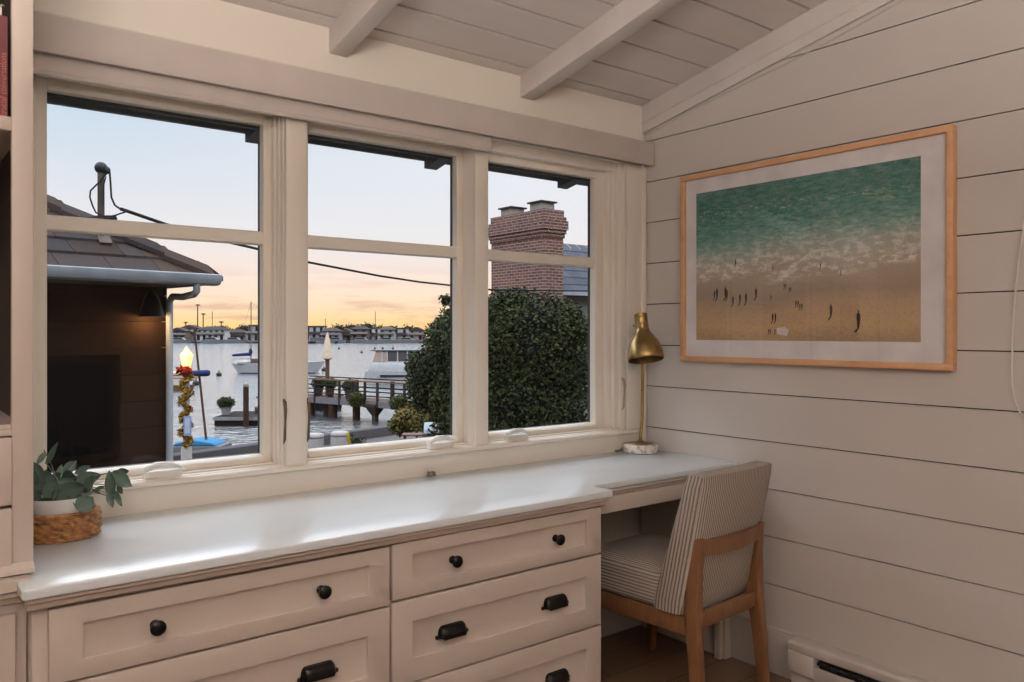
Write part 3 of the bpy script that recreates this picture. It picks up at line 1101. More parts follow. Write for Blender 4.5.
def leg_mesh(pts, sizes):
    m = MB()
    vs, fs = [], []
    for (x, y, z), (a, b) in zip(pts, sizes):
        vs += [(x - a, y - b, z), (x + a, y - b, z), (x + a, y + b, z), (x - a, y + b, z)]
    for i in range(len(pts) - 1):
        for j in range(4):
            fs.append((i * 4 + j, i * 4 + (j + 1) % 4, i * 4 + 4 + (j + 1) % 4, i * 4 + 4 + j))
    k_ = (len(pts) - 1) * 4
    fs += [(3, 2, 1, 0), (k_, k_ + 1, k_ + 2, k_ + 3)]
    return m.add(vs, fs)


for sx in (-1, 1):
    leg_mesh([(sx * .196 - .018, -.24, 0), (sx * .19 - .018, -.225, .2), (sx * .184 - .018, -.21, .34), (sx * .18 - .018, -.214, .5), (sx * .178 - .018, -.228, .6)],
             [(.0145, .017), (.017, .022), (.0175, .026), (.0165, .022), (.016, .016)]).build('leg', chair_wood, ch, local=True, bevel=.006, segs=3)
    leg_mesh([(sx * .176, .262, 0), (sx * .184, .24, .27), (sx * .186, .235, .335)], [(.013, .015), (.019, .022), (.019, .024)]).build('leg', chair_wood, ch, local=True, bevel=.005, segs=3)
    MB().box(sx * .19 - .012, sx * .19 + .012, -.225, .225, .272, .336).build('seat_rail', chair_wood, ch, local=True, bevel=.004, segs=2)
MB().box(-.18, .18, .222, .246, .272, .336).build('seat_rail', chair_wood, ch, local=True, bevel=.004)
MB().box(-.195, .16, -.222, -.2, .3, .352).build('seat_rail', chair_wood, ch, local=True, bevel=.004)
pts = []
mb = MB()


def fr(i, j):
    x = -.17 + .34 * i
    yb_ = -.222 - .028 * (1 - (x / .17) ** 2)
    prof_ = [(-.011, -.026), (.011, -.026), (.012, .0), (.011, .026), (-.011, .026), (-.012, 0), (-.011, -.026)]
    a, b = prof_[int(round(j * 6))]
    return (x - .018, yb_ + a - .0, .566 + b)


mb.grid(fr, 14, 6)
mb.build('back_rail', chair_wood, ch, local=True, smooth=50)

# ================================================================== baseboard heater + blind chain
ht = thing('baseboard_heater', 'white electric baseboard heater along the foot of the shiplap wall', 'heater', (2.58, .9, 0))
h0, h1 = -.2, 1.65
mb = MB()
mb.prism([(2.596, .168), (2.545, .168), (2.538, .16), (2.538, .135), (2.55, .132), (2.55, .128), (2.596, .128)], 'Y', h0, h1)
mb.box(2.537, 2.596, h1 - .1, h1, .06, .133).box(2.537, 2.596, h0, h0 + .1, .06, .133)
mb.build('housing', M('heater_white', (212, 206, 200), .4), ht, bevel=.002)
MB().box(2.536, 2.546, h0 + .1, h1 - .1, .05, .102).build('front_panel', MATS['heater_white'], ht, bevel=.002)
MB().box(2.575, 2.596, h0 + .1, h1 - .1, .04, .13).build('heat_slot', M('heater_dark', (48, 46, 44), .7), ht)
mb = MB()
for i in range(60):
    y = h0 + .12 + i * (h1 - h0 - .24) / 59
    mb.box(2.552, 2.575, y, y + .001, .09, .128)
mb.tube([(2.564, h0 + .1, .108), (2.564, h1 - .1, .108)], .006, 8)
mb.build('fins', M('fin_metal', (40, 38, 37), .7), ht)
MB().box(2.56, 2.596, h0, h1, .0, .05).build('base_plinth', MATS['heater_white'], ht)

rs = thing('roller_shade', 'white roller shade with a beaded pull chain at the right edge of the shiplap wall', 'shade', (2.58, .45, 1.9))
MB().box(2.54, 2.609, -.1, .86, 1.93, 2.02).build('cassette', shade_p, rs, bevel=.002)
mb = MB()
pts = []
for i in range(181):
    th = i / 180
    if th < .42:
        z = 1.93 - (1.93 - 1.15) * th / .42
        y = .84 + (.945 - .84) * max(0, math.sin(PI / 2 * ((1.93 - z) / .78) ** .9))
    elif th < .58:
        a = (th - .42) / .16 * PI
        y = .91 + .035 * math.cos(a)
        z = 1.15 - .13 * math.sin(a)
    else:
        z = 1.15 + (1.93 - 1.15) * (th - .58) / .42
        y = .875 - .045 * ((z - 1.15) / .78)
    pts.append(Vector((2.585, y, z)))
dist = 0
for a, b in zip(pts, pts[1:]):
    n_ = max(1, int((b - a).length / .006 + .5))
    for k_ in range(n_):
        mb.ball(a + (b - a) * k_ / n_, .003, 6)
mb.tube(pts, .0006, 4)
mb.build('bead_chain', M('bead_white', (236, 234, 230), .3), rs, smooth=60)

# ================================================================== own roof overhang
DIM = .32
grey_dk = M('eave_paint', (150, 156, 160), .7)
ev = thing('roof_eave', 'dark grey roof eave with projecting rafter tails above the windows outside', 'eave', (1.6, 2.9, 2.1))
MB().prism([(2.56, zc(WY) - SL * .156 + .002), (3.13, zc(WY) - SL * .726 + .002), (3.13, zc(WY) - SL * .726 + .03), (2.56, zc(WY) - SL * .156 + .03)], 'X', -1.2, 4).build('sheathing', grey_dk, ev)
MB().box(-1.2, 4, 3.13, 3.15, 2.045, 2.13).build('fascia', grey_dk, ev)
for x in (.335, 1.118, 1.94, 2.745):
    b_ = lambda y: zc(WY) - SL * (y - WY)
    MB().prism([(2.56, b_(2.56)), (2.56, b_(2.56) - .09), (3.128, b_(3.12) - .09), (3.128, b_(3.12))], 'X', x, x + .066).build('rafter_tail', grey_dk, ev)

# ================================================================== dark tiled house next door
nb = thing('neighbor_house', 'dark brown shingle house with a tiled hip roof outside the left window', 'house', (0, 7, -2.75))
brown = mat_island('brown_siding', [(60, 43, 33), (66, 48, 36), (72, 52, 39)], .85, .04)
A, B = Vector((.7055, 5.0)), Vector((1.605, 5.155))
dirv = (B - A).normalized()
nor = Vector((-dirv.y, dirv.x))
EZ = 1.615
C0 = B                       # eave corner on plan


def hp(s, d, z):
    "along-eave s to the left of the corner, d behind the eave"
    q = C0 - dirv * s + nor * d
    return Vector((q.x, q.y, z))


mb = MB()
rotn = Matrix.Rotation(math.atan2(dirv.y, dirv.x), 3, 'Z')
zz = -2.75
while zz < 1.55:
    mb.obox(hp(.065 + 2.5, .42 + .05, zz + .085), (5.0, .1, .168), rotn)
    zz += .17
mb.obox(hp(.065 + 2.5, 3.2, -.6), (5.0, 5.4, 4.3), rotn)
mb.build('wall', brown, nb)
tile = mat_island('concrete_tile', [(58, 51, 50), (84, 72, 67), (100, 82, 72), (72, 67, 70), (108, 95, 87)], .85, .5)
PT = .63
mb = MB()
row, r = 0, 0
d = -.02
rl = .152
while d < 2.6:
    s = d + .02
    s -= random.uniform(0, .2)
    s = max(s, d + .0)
    while s < 4.6:
        w = random.choice((.12, .2, .22, .28))
        e = s + w - .004
        z0 = EZ + PT * d
        z1 = EZ + PT * (d + rl * 1.15)
        vs = [hp(s, d, z0 + .026), hp(e, d, z0 + .026), hp(e, d + rl * 1.15, z1 + .008), hp(s, d + rl * 1.15, z1 + .008),
              hp(s, d, z0), hp(e, d, z0), hp(e, d + rl * 1.15, z1 - .02), hp(s, d + rl * 1.15, z1 - .02)]
        mb.add(vs, [(0, 1, 2, 3), (4, 5, 1, 0), (5, 6, 2, 1), (7, 4, 0, 3), (7, 6, 5, 4)])
        s += w
    d += rl
# right-hand slope (seen only from beside the house) and underlay
zr = EZ + PT * 2.5
mb.add([hp(0, 0, EZ), hp(0, 5.4, EZ), hp(2.5, 2.7, zr - .02), hp(4.6, 2.6, zr - .02), hp(4.6, 0, EZ)], [(0, 1, 2), (0, 2, 3, 4), (1, 3, 2)])
mb.build('roof_tiles', tile, nb)
mb = MB()
k = 0.0
while k < 2.5:
    a_, b_ = k, k + .26
    p0, p1 = hp(a_, a_, EZ + PT * a_ + .05), hp(b_, b_, EZ + PT * b_ + .032)
    dd = (p1 - p0).normalized()
    sd = Vector((dirv.x, dirv.y, 0)) * .105 + Vector((0, 0, -.05))
    sf = Vector((-nor.x, -nor.y, 0)) * .105 + Vector((0, 0, -.05))
    vs = [p0 + sd, p0 + Vector((0, 0, .02)), p0 + sf, p1 + sd, p1 + Vector((0, 0, .02)), p1 + sf]
    vs += [v_ - Vector((0, 0, .03)) for v_ in vs]
    mb.add(vs, [(0, 1, 4, 3), (1, 2, 5, 4), (0, 6, 7, 1), (1, 7, 8, 2), (2, 8, 11, 5), (0, 3, 9, 6)])
    k += .22
mb.build('hip_cap', tile, nb)
gut = M('gutter_grey', (206, 214, 222), .5)
gp = [(-.11, .0), (-.115, -.005), (-.11, -.035), (-.09, -.06), (-.06, -.068), (-.0, -.068), (0, 0), (-.01, 0), (-.01, -.05), (-.06, -.055), (-.085, -.045), (-.1, -.02), (-.1, 0)]
mb = MB()
n_ = len(gp)
vs = [hp(-.04, dy, EZ + .006 + dz) for dy, dz in gp] + [hp(4.6, dy, EZ + .006 + dz) for dy, dz in gp]
mb.add(vs, [tuple(range(n_)), tuple(range(2 * n_ - 1, n_ - 1, -1))] + [(i, i + n_, (i + 1) % n_ + n_, (i + 1) % n_) for i in range(n_)])
mb.build('gutter', gut, nb, smooth=30)
mb = MB()
mb.obox(hp(2.3, .02, EZ - .02), (4.6, .03, .07), rotn).obox(hp(2.3, .22, EZ - .05), (4.6, .42, .02), rotn)
mb.obox(hp(.02, 2.6, EZ - .02), (.03, 5.2, .07), rotn).obox(hp(.04, 2.6, EZ - .05), (.08, 5.2, .02), rotn)
mb.build('fascia', M('fascia_dark', (120, 112, 108), .7), nb)
q0 = hp(.1, -.06, EZ - .05)
w0 = hp(.064, .385, EZ - .12)
dz_ = Vector((0, 0, 1))
mb = MB().tube([q0, q0 - dz_ * .05, q0 * .9 + w0 * .1 - dz_ * .062, q0 * .5 + w0 * .5 - dz_ * .045, q0 * .12 + w0 * .88 - dz_ * .01, w0 - dz_ * .03, w0 - dz_ * .08, Vector((w0.x, w0.y, -2.7))], .022, 12)
mb.build('downspout', gut, nb, smooth=60)
# window in that wall
mb = MB()
ww = hp(.93, .4, .8)
mb.obox(ww, (1.1, .04, .64), rotn)
fr_o = mb.build('window', M('house_window_frame', (40, 32, 28), .9, spec=0), nb)
MB().obox(hp(.93, .374, .8), (1.0, .006, .54), rotn).build('pane', M('house_pane', (26, 23, 24), .6, spec=.0), fr_o)
# wall sconce on it
sp = hp(.21, .42, 1.42)
scn = thing('wall_sconce', 'dark wall sconce glowing on the brown house wall', 'lamp', sp)
MB().lathe([(.02, .1), (.045, .06), (.075, -.05), (.08, -.06)], sp + Vector((-nor.x, -nor.y, 0)) * .1, 16, closed=False).build('hood', M('sconce_dark', (26, 22, 22), .5), scn, smooth=50)
MB().tube([sp, sp + Vector((-nor.x, -nor.y, 0)) * .06 + Vector((0, 0, .07)), sp + Vector((-nor.x, -nor.y, 0)) * .1 + Vector((0, 0, .09))], .012, 8).build('arm', MATS['sconce_dark'], scn)
ld = bpy.data.lights.new('sconce_light', 'POINT')
ld.energy = 5
ld.color = (1, .62, .3)
ld.shadow_soft_size = .03
lo_ = bpy.data.objects.new('sconce_light', ld)
COL.objects.link(lo_)
lo_.parent = scn
lo_.location = Vector((-nor.x, -nor.y, 0)) * .1 + Vector((0, 0, -.08))

# service mast
mx, my = 1.046, 5.4
ms = thing('service_mast', 'metal utility mast with a rounded weatherhead on the tiled roof', 'mast', (mx, my, 1.84))
mast_m = M('mast_rust', (112, 98, 88), .6, .3, var=.2)
MB().tube([(mx, my, 1.72), (mx, my, 2.24)], .02, 12).build('pole', mast_m, ms, smooth=50)
MB().obox((mx + .01, my - .03, 1.835), (.07, .15, .012), Matrix.Rotation(math.radians(32), 3, 'X')).build('flashing', mast_m, ms)
MB().ball((mx, my, 2.262), .038, 12).ball((mx + .026, my - .012, 2.25), .026, 10).build('weatherhead', M('weatherhead', (70, 72, 76), .5, .4), ms, smooth=60)
MB().tube([(mx - .055, my, 1.955), (mx + .075, my, 1.962)], .014, 8).ball((mx + .07, my, 1.962), .022, 8).ball((mx - .05, my, 1.955), .017, 8).build('crossarm', MATS['weatherhead'], ms, smooth=50)
wm = M('wire_black', (34, 36, 42), .6)
tq = lambda x, y: at(30 + x / 4.545, 150 + y / 4.545, 4.87)
mb = MB()
mb.tube([tq(350, 105), tq(310, 150), tq(275, 185), tq(272, 215), tq(285, 255), tq(300, 285), tq(340, 300), tq(380, 300), tq(415, 287), tq(440, 280)], .005, 6)
mb.tube([tq(362, 100), tq(366, 150), tq(370, 215), tq(385, 250), tq(410, 268)], .006, 6)
mb.tube([tq(345, 120), tq(335, 160), tq(335, 250)], .004, 6)
mb.build('service_wires', wm, ms, smooth=60)
pts = []
for (u, v_, t_) in ((121, 209, 4.87), (127, 211, 5), (167.5, 225, 5.4), (215, 239, 6.0), (260, 249.5, 6.6), (307, 262, 7.3), (380, 276, 8.3), (420, 282, 8.9), (452, 285.5, 9.4), (487, 289.5, 10), (530, 290.5, 10.6), (587, 291, 11.5), (640, 288, 13), (760, 270, 16)):
    pts.append(at(u, v_, t_))
o = MB().tube(pts, .011, 6).build('power_line', wm, smooth=60)
tag(o, 'dark power line sagging across all three windows outside', 'cable')

# ================================================================== ground, seawall, water
GZ, WZ = -2.75, -3.24
sd = Vector((.96, .281, 0)).normalized()
sn = Vector((-sd.y, sd.x, 0))
s0 = Vector((7.4, 25.1, 0))
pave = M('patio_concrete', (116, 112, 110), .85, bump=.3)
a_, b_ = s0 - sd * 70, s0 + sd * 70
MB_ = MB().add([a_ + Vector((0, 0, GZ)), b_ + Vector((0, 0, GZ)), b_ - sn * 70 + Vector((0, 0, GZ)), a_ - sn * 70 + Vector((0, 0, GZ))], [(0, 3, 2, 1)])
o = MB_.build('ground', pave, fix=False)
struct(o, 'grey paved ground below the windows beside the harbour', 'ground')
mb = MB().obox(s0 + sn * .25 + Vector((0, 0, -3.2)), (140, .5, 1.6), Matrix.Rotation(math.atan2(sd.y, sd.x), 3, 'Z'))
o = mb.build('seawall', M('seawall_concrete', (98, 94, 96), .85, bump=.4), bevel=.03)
struct(o, 'low grey concrete seawall along the harbour edge', 'wall')
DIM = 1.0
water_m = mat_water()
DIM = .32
mb = MB()
e0, e1 = s0 - sd * 500, s0 + sd * 700
far = 900
e0, e1 = e0 + sn * .52, e1 + sn * .52
mb.add([e0 + Vector((0, 0, WZ)), e1 + Vector((0, 0, WZ)), e1 + sn * far + Vector((0, 0, WZ)), e0 + sn * far + Vector((0, 0, WZ))], [(0, 1, 2, 3)])
o = mb.build('water', water_m, fix=False)
tag(o, 'rippled pale harbour water between the pier and the far shore', 'water', kind='stuff')


def C(s, d, z):
    "harbour survey frame: s metres to the right of the view axis, d metres out"
    return Vector((RX * s + FX * d, RY * s + FY * d, z))


def U(u, t):
    return (u - 512) / F * t


def harb(name, label, cat, u, t, z=WZ, rz=0, group=None):
    return thing(name, label, cat, C(U(u, t), t, z), -YAW + rz, group)


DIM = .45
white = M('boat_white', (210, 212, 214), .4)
navy = M('navy_cover', (40, 56, 104), .7)
smoke = M('boat_glass', (50, 56, 62), .15)


def hull(L, Wd, H, bow=.35, sheer=.2, mi=0, m=None, transom=.75, flare=.75, rake=0):
    "boat hull along local x, bow at +x, keel line below z=0"
    m = m or MB()
    n, k = 14, 6
    vs, fs = [], []
    for i in range(n + 1):
        a = i / n
        x = -L / 2 + L * a
        w = Wd / 2 * (transom + (1 - transom) * math.sin(min(1, a / .45) * PI / 2)) if a < .45 else Wd / 2 * max(.01, (1 - ((a - .45) / .55) ** 2.2))
        hz = H * (1 + sheer * max(0, a - .3) ** 1.5)
        for j in range(k + 1):
            b = j / k
            ww_ = w * (flare + (1 - flare) * b)
            xx_ = x + bow * L * .25 * max(0, a - .6) / .4 * (b - .4) + rake * (1 - b) * max(0, .3 - a) / .3
            zz_ = -.3 + (hz + .3) * b
            vs.append((xx_, -ww_, zz_))
        for j in range(k, -1, -1):
            b = j / k
            ww_ = w * (flare + (1 - flare) * b)
            xx_ = x + bow * L * .25 * max(0, a - .6) / .4 * (b - .4) + rake * (1 - b) * max(0, .3 - a) / .3
            vs.append((xx_, ww_, -.3 + (hz + .3) * b))
    q = 2 * (k + 1)
    for i in range(n):
        for j in range(q):
            fs.append((i * q + j, (i + 1) * q + j, (i + 1) * q + (j + 1) % q, i * q + (j + 1) % q))
    fs.append(tuple(range(q)))
    fs.append(tuple(n * q + j for j in range(q - 1, -1, -1)))
    return m.add(vs, fs, mi)


# sailboat
t = 88
sb = harb('sailboat', 'white sailboat with a tall bare mast and blue boom cover', 'boat', 279, t)
_h = hull(9.4, 2.8, 1.1, .5, .35, transom=.45, rake=.9)
_h.v = [(x - .3, y, z) for x, y, z in _h.v]
_h.build('hull', white, sb, local=True, smooth=40)
MB().box(-3.8, 4.0, -1.36, 1.36, .02, .1).build('waterline_stripe', M('stripe_blue', (60, 78, 110), .5), sb, local=True)
MB().prism([(-2.9, 1.05), (2.2, 1.1), (1.6, 1.55), (-2.8, 1.6)], 'Y', -.8, .8).build('cabin', M('cabin_teak', (110, 86, 80), .6), sb, local=True, bevel=.05)
MB().box(-4.2, -2.9, -1.1, 1.1, 1.05, 1.35).build('cockpit_coaming', white, sb, local=True, bevel=.05)
MB().tube([(-3.06, 0, 1.2), (-3.06, 0, 7.85)], [.07, .05], 8).build('mast', M('mast_grey', (120, 116, 116), .5), sb, local=True)
MB().tube([(-3.06, 0, 2.1), (-5.1, 0, 1.95)], [.2, .13], 8).ball((-3.1, 0, 2.35), .22, 8, 0, (1, .8, 1.8)).build('boom_cover', navy, sb, local=True, smooth=60)
mb = MB().tube([(-3.06, 0, 7.8), (4.2, 0, 1.5)], .012, 4).tube([(-3.06, 0, 7.8), (-4.95, 0, 1.2)], .012, 4).tube([(-3.5, 0, 4.9), (-2.6, 0, 4.9)], .03, 4)
for k in range(6):
    mb.tube([(-4.7 + k * 1.7, -1.2, 1.1), (-4.7 + k * 1.7, -1.2, 1.6)], .02, 4)
mb.tube([(-4.7, -1.2, 1.6), (3.8, -1.2, 1.7)], .015, 4)
mb.build('rigging', MATS['mast_grey'], sb, local=True)

# small boat with white sail, left edge
t = 62
s2 = harb('sailboat', 'small boat with a white leaning sail beside the drainpipe', 'boat', 176, t)
hull(2.6, 1.1, .4, .5, .3).build('hull', M('hull_brown', (120, 98, 78), .5), s2, local=True, smooth=40)
MB().add([(.3, 0, .3), (.2, 0, 1.75), (.9, .05, .35)], [(0, 1, 2)]).add([(.3, .02, .3), (.2, .02, 1.75), (-.9, .05, .5)], [(0, 1, 2)]).build('sail', M('sail_white', (226, 220, 212), .8), s2, local=True, fix=False)

# motor yacht
t = 71
yt = harb('motor_yacht', 'white motor yacht with a glazed cabin moored beyond the pier', 'boat', 412, t)
hull(7.8, 2.9, 1.1, .5, .2, transom=.9, flare=.85, rake=-.25).build('hull', white, yt, local=True, smooth=40)
MB().box(-2.6, 3.0, -1.42, 1.42, .6, .78).build('hull_stripe', M('stripe_dark', (48, 54, 66), .3), yt, local=True)
MB().prism([(-3.75, 1.05), (3.2, 1.05), (2.4, 1.85), (-3.35, 1.85)], 'Y', -1.25, 1.25).build('deckhouse', white, yt, local=True, bevel=.06)
cb = MB()
for x0, x1 in ((-1.95, -1.15), (-1.05, -.3), (-.2, .8)):
    cb.prism([(x0, 1.85), (x1, 1.85), (x1 - .05, 2.84), (x0 + .05, 2.84)], 'Y', -1.2, 1.2)
cb.build('cabin_windows', M('yacht_glass', (96, 96, 98), .15), yt, local=True)
MB().prism([(-3.3, 1.85), (-2.05, 1.85), (-2.05, 2.84), (-3.0, 2.84)], 'Y', -1.18, 1.18).build('windshield', M('yacht_windshield', (206, 178, 166), .3), yt, local=True)  # pinkish reflection put into the pane colour
MB().box(-3.4, 1.2, -1.3, 1.3, 2.84, 2.96).build('hardtop', M('hardtop_grey', (120, 124, 130), .5), yt, local=True, bevel=.03)
mb = MB()
for x in (-2.45, -2.0, -1.1, -.25, .85):
    mb.box(x - .05, x + .05, -1.24, 1.24, 1.85, 2.86)
mb.box(-2.05, .9, -1.23, 1.23, 1.82, 1.95)
mb.build('window_posts', white, yt, local=True)
for x, r_ in ((-2.6, .12), (-1.7, .12), (-3.3, .1)):
    MB().lathe([(r_ * .5, 2.95), (r_ * .5, 3.0), (r_, 3.04), (r_, 3.1), (.02, 3.18)], (x, .1, 0), 10).build('deck_fitting', smoke, yt, local=True, smooth=40)

t = 98
s3 = harb('sailing_dinghy', 'pale pink sail standing behind the white motor yacht', 'boat', 395, t)
hull(3.4, 1.3, .5).build('hull', white, s3, local=True, smooth=40)
MB().add([(-.8, 0, .5), (.9, 0, .5), (-.2, .05, 2.7)], [(0, 1, 2)]).build('sail', M('sail_pink', (226, 188, 172), .8), s3, local=True, fix=False)
MB().tube([(-.2, 0, .4), (-.2, 0, 2.9)], .04, 6).build('mast', MATS['mast_grey'], s3, local=True)

# leaning mast dinghy behind the seawall
t = 27
dg = harb('dinghy', 'grey dinghy with a blue cover and leaning mast below the lamp post', 'boat', 205, t)
MB().prism([(-.95, -.1), (.62, -.1), (.72, .74), (-.9, .74)], 'Y', -.5, .6).build('hull', M('dinghy_grey', (112, 112, 116), .6), dg, local=True, bevel=.06, segs=3)
MB().prism([(-.9, .74), (.56, .74), (.4, .84), (-.2, .93), (-.8, .84)], 'Y', -.48, .58).build('boat_cover', M('cover_blue', (58, 132, 176), .7), dg, local=True, bevel=.03)
MB().tube([(.06, 0, .7), (-.36, 0, 4.62)], [.045, .035], 8).build('mast', M('mast_rusty', (92, 62, 52), .7), dg, local=True)
MB().tube([(-2.2, -.1, 3.08), (.1, -.12, 3.13)], [.07, .1], 10).tube([(-2.2, -.1, 2.92), (-.2, -.1, 2.98)], .03, 6).build('rolled_sail', M('sail_peach', (250, 206, 180), .8), dg, local=True, smooth=60)
MB().tube([(-.45, -.12, 3.115), (.12, -.12, 3.13), (.2, -.12, 3.13)], [.098, .115, .08], 10).build('sail_end_cover', navy, dg, local=True, smooth=60)

# lamp post
t = 23.4
lpp = harb('street_lamp', 'white lamp post with a glowing lantern seen past the drainpipe', 'lamp', 186.5, t, GZ)
z_ = lambda v_: HC + (HV - v_) / F * t - GZ
MB().lathe([(.15, 0), (.15, .6), (.13, .66), (.1, .7), (.085, z_(375)), (.12, z_(372)), (.16, z_(369))], (0, 0, 0), 14).build('post', M('post_white', (190, 182, 176), .6), lpp, local=True, smooth=40)
MB().lathe([(.12, z_(368)), (.2, z_(355)), (.1, z_(350.5)), (.0, z_(346))], (0, 0, 0), 6).build('lantern', emis('lantern_glow', (255, 206, 140), 2.3), lpp, local=True)
ld = bpy.data.lights.new('lantern_light', 'POINT')
ld.energy = 30
ld.color = (1, .7, .4)
ld.shadow_soft_size = .25
lo_ = bpy.data.objects.new('lantern_light', ld)
COL.objects.link(lo_)
lo_.parent = lpp
lo_.location = (0, -.4, z_(357))
gl = harb('garland', 'yellow leaf garland winding around the white lamp post', 'garland', 186.5, t, GZ + .8)
mb = MB()
blobs = []
for i in range(26):
    a = i / 25
    v_ = 377 + 66 * a
    th = a * 4.2 * 2 * PI
    blobs.append((Vector((.13 * math.cos(th), -.13 * abs(math.sin(th)) - .02, HC + (HV - v_) / F * t - GZ - .8)), Vector((.085, .085, .1))))
mb.leaves(blobs, 1500, .09, 0, None, .2)
mb.build('foliage', mat_leaf('garland_yellow', (120, 84, 22), (196, 148, 52)), gl, local=True, fix=False)
bw = harb('bow', 'red flower bow tied under the lantern of the lamp post', 'bow', 186.5, t, GZ + z_(372))
MB().leaves([(Vector((.0, -.12, .06)), Vector((.2, .12, .13)))], 420, .1, 0, None, .2).build('petals', mat_leaf('bow_red', (128, 26, 18), (196, 62, 34)), bw, local=True, fix=False)
sg = harb('paper_sign', 'small pale blue notice on the lamp post', 'sign', 187.5, t - .25, GZ + z_(434.5))
MB().box(-.11, .11, -.01, .01, 0, .56).build('board', M('sign_blue', (150, 166, 206), .6), sg, local=True)
MB().box(-.07, .07, -.016, -.01, .06, .5).build('notice', M('sign_pale', (196, 200, 220), .6), sg, local=True)

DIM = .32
# floating dock with piling
t = 40
fd = harb('floating_dock', 'white edged floating dock with a wooden rail', 'dock', 257, t)
MB().box(-1.6, 1.6, -1.4, 1.4, -.2, .26, 1).box(-1.6, 1.6, -1.4, 1.4, .42, .43, 1).box(-1.65, 1.65, -1.45, 1.45, .26, .42, 0).build('float', [M('dock_white', (178, 176, 176), .7), M('dock_dark', (42, 34, 32), .9)], fd, local=True)
MB().tube([(-.4, 1.2, 1.15), (1.55, 1.2, 1.17)], .06, 6).tube([(.2, 1.2, .4), (.2, 1.2, 1.15)], .06, 6).tube([(1.4, 1.2, .4), (1.4, 1.2, 1.17)], .06, 6).build('rail', M('dock_wood', (92, 70, 58), .8), fd, local=True)
MB().box(-.2, .9, .2, 1.0, .42, .75).build('locker', M('locker_brown', (104, 84, 76), .8), fd, local=True, bevel=.05)
pile_m = M('pile_wood', (84, 60, 50), .85, var=.2, bump=.4)
p = harb('piling', 'tall wooden piling with a white cap beside the floating dock', 'piling', 246, t - 1.75)
MB().tube([(0, 0, -1), (0, 0, 2.0)], .13, 10).build('shaft', pile_m, p, local=True, smooth=50)
MB().lathe([(.14, 1.9), (.14, 2.02), (.02, 2.12)], (0, 0, 0), 10).build('cap', M('cap_white', (180, 176, 172), .6), p, local=True)
topiary = mat_leaf('topiary_green', (34, 46, 22), (78, 92, 44))


def planter(u, t_, z, label, rb, pot_h, pot_c, pot_r=None, squash=.75, cat='planter', group=None):
    o = harb('planter', label, cat, u, t_, z, 0, group)
    pr = pot_r or rb * .6
    MB().lathe([(pr * .7, 0), (pr, pot_h * .85), (pr * 1.05, pot_h), (pr * .9, pot_h), (pr * .9, pot_h * .9)], (0, 0, 0), 14).build('pot', M('pot_%d' % pot_c[0], pot_c, .7), o, local=True, smooth=40)
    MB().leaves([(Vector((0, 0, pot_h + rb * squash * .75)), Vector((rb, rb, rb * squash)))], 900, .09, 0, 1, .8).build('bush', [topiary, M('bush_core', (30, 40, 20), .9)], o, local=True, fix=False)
    return o


planter(226, t - .3, WZ + .42, 'round clipped bush in a white pot on the floating dock', .4, .42, (196, 196, 196), .26, .62)

# pier
pa, pb = C(U(300, 43.6), 43.6, 0), C(U(470, 36.5), 36.5, 0)
pdv = (pb - pa)
PL = pdv.length
pdv.normalize()
prz = math.atan2(pdv.y, pdv.x)
pr_ = thing('pier', 'wooden pier with a slatted railing above dark pilings', 'pier', (pa.x, pa.y, WZ), prz)
DZ = 1.0
deck_w = M('pier_wood', (112, 84, 74), .85, var=.15, bump=.3)
MB().box(-1.3, PL, 0, 1.8, DZ - .12, DZ).build('deck', deck_w, pr_, local=True)
MB().box(-1.3, PL, -.06, 0, DZ - .27, DZ + .05).build('fascia_board', M('pier_white', (150, 148, 152), .7), pr_, local=True)
rail_m = M('rail_dark', (60, 50, 50), .7)


def ps(u):
    "distance along the pier front for a bearing u"
    c = (u - 512) / F
    dx, dy = FX + RX * c, FY + RY * c
    # solve pa + s*pdv = k*(dx,dy)
    det = pdv.x * (-dy) - (-dx) * pdv.y
    return (-pa.x * (-dy) - (-dx) * (-pa.y)) / det


for u in (307.5, 315.5, 340, 352.5, 357.5, 365.5, 378, 393, 405, 418):
    s = ps(u)
    w_ = .11 if u in (357.5, 393) else .06
    MB().box(s - w_, s + w_, -.08, .0, DZ - .3, DZ + (1.08 if w_ > .1 else 1.0)).build('rail_post', rail_m, pr_, local=True)
for z in (.28, .5, .72):
    MB().box(-1.3, PL, -.05, -.02, DZ + z - .03, DZ + z + .03).build('rail', rail_m, pr_, local=True)
MB().box(-1.3, PL, -.09, .02, DZ + .97, DZ + 1.04).build('top_rail', M('rail_warm', (158, 112, 82), .7), pr_, local=True)
MB().box(-1.3, PL, 1.7, 1.76, DZ + .97, DZ + 1.03).box(-1.3, PL, 1.7, 1.75, DZ + .5, DZ + .55).build('rear_rail', rail_m, pr_, local=True)
for u, r, y in ((307.5, .17, .3), (319, .24, .6), (329.5, .22, .25), (352, .2, .3), (296, .22, .3)):
    s = ps(u)
    MB().tube([(s, y, -1.5), (s, y, DZ - .1)], r, 12).build('pile', pile_m, pr_, local=True, smooth=50)
s = ps(373)
MB().lathe([(.17, -1.5), (.17, .3), (.52, .78), (.54, .9)], (s, .15, 0), 4, Matrix.Rotation(PI / 4, 3, 'Z')).build('flared_pile', M('pile_concrete', (96, 82, 74), .85), pr_, local=True)

dz = WZ + DZ


def on_pier(u, back):
    q0_ = pa + Vector((-pdv.y, pdv.x, 0)) * back
    c = (u - 512) / F
    dx, dy = FX + RX * c, FY + RY * c
    s = (q0_.x * dy - dx * q0_.y) / (dx * pdv.y - pdv.x * dy)
    q = q0_ + pdv * s
    return q.x * RX + q.y * RY, q.x * FX + q.y * FY


def planter_p(u, back, *a, **k):
    s, d = on_pier(u, back)
    return planter(512 + s / d * F, d, dz, *a, **k)


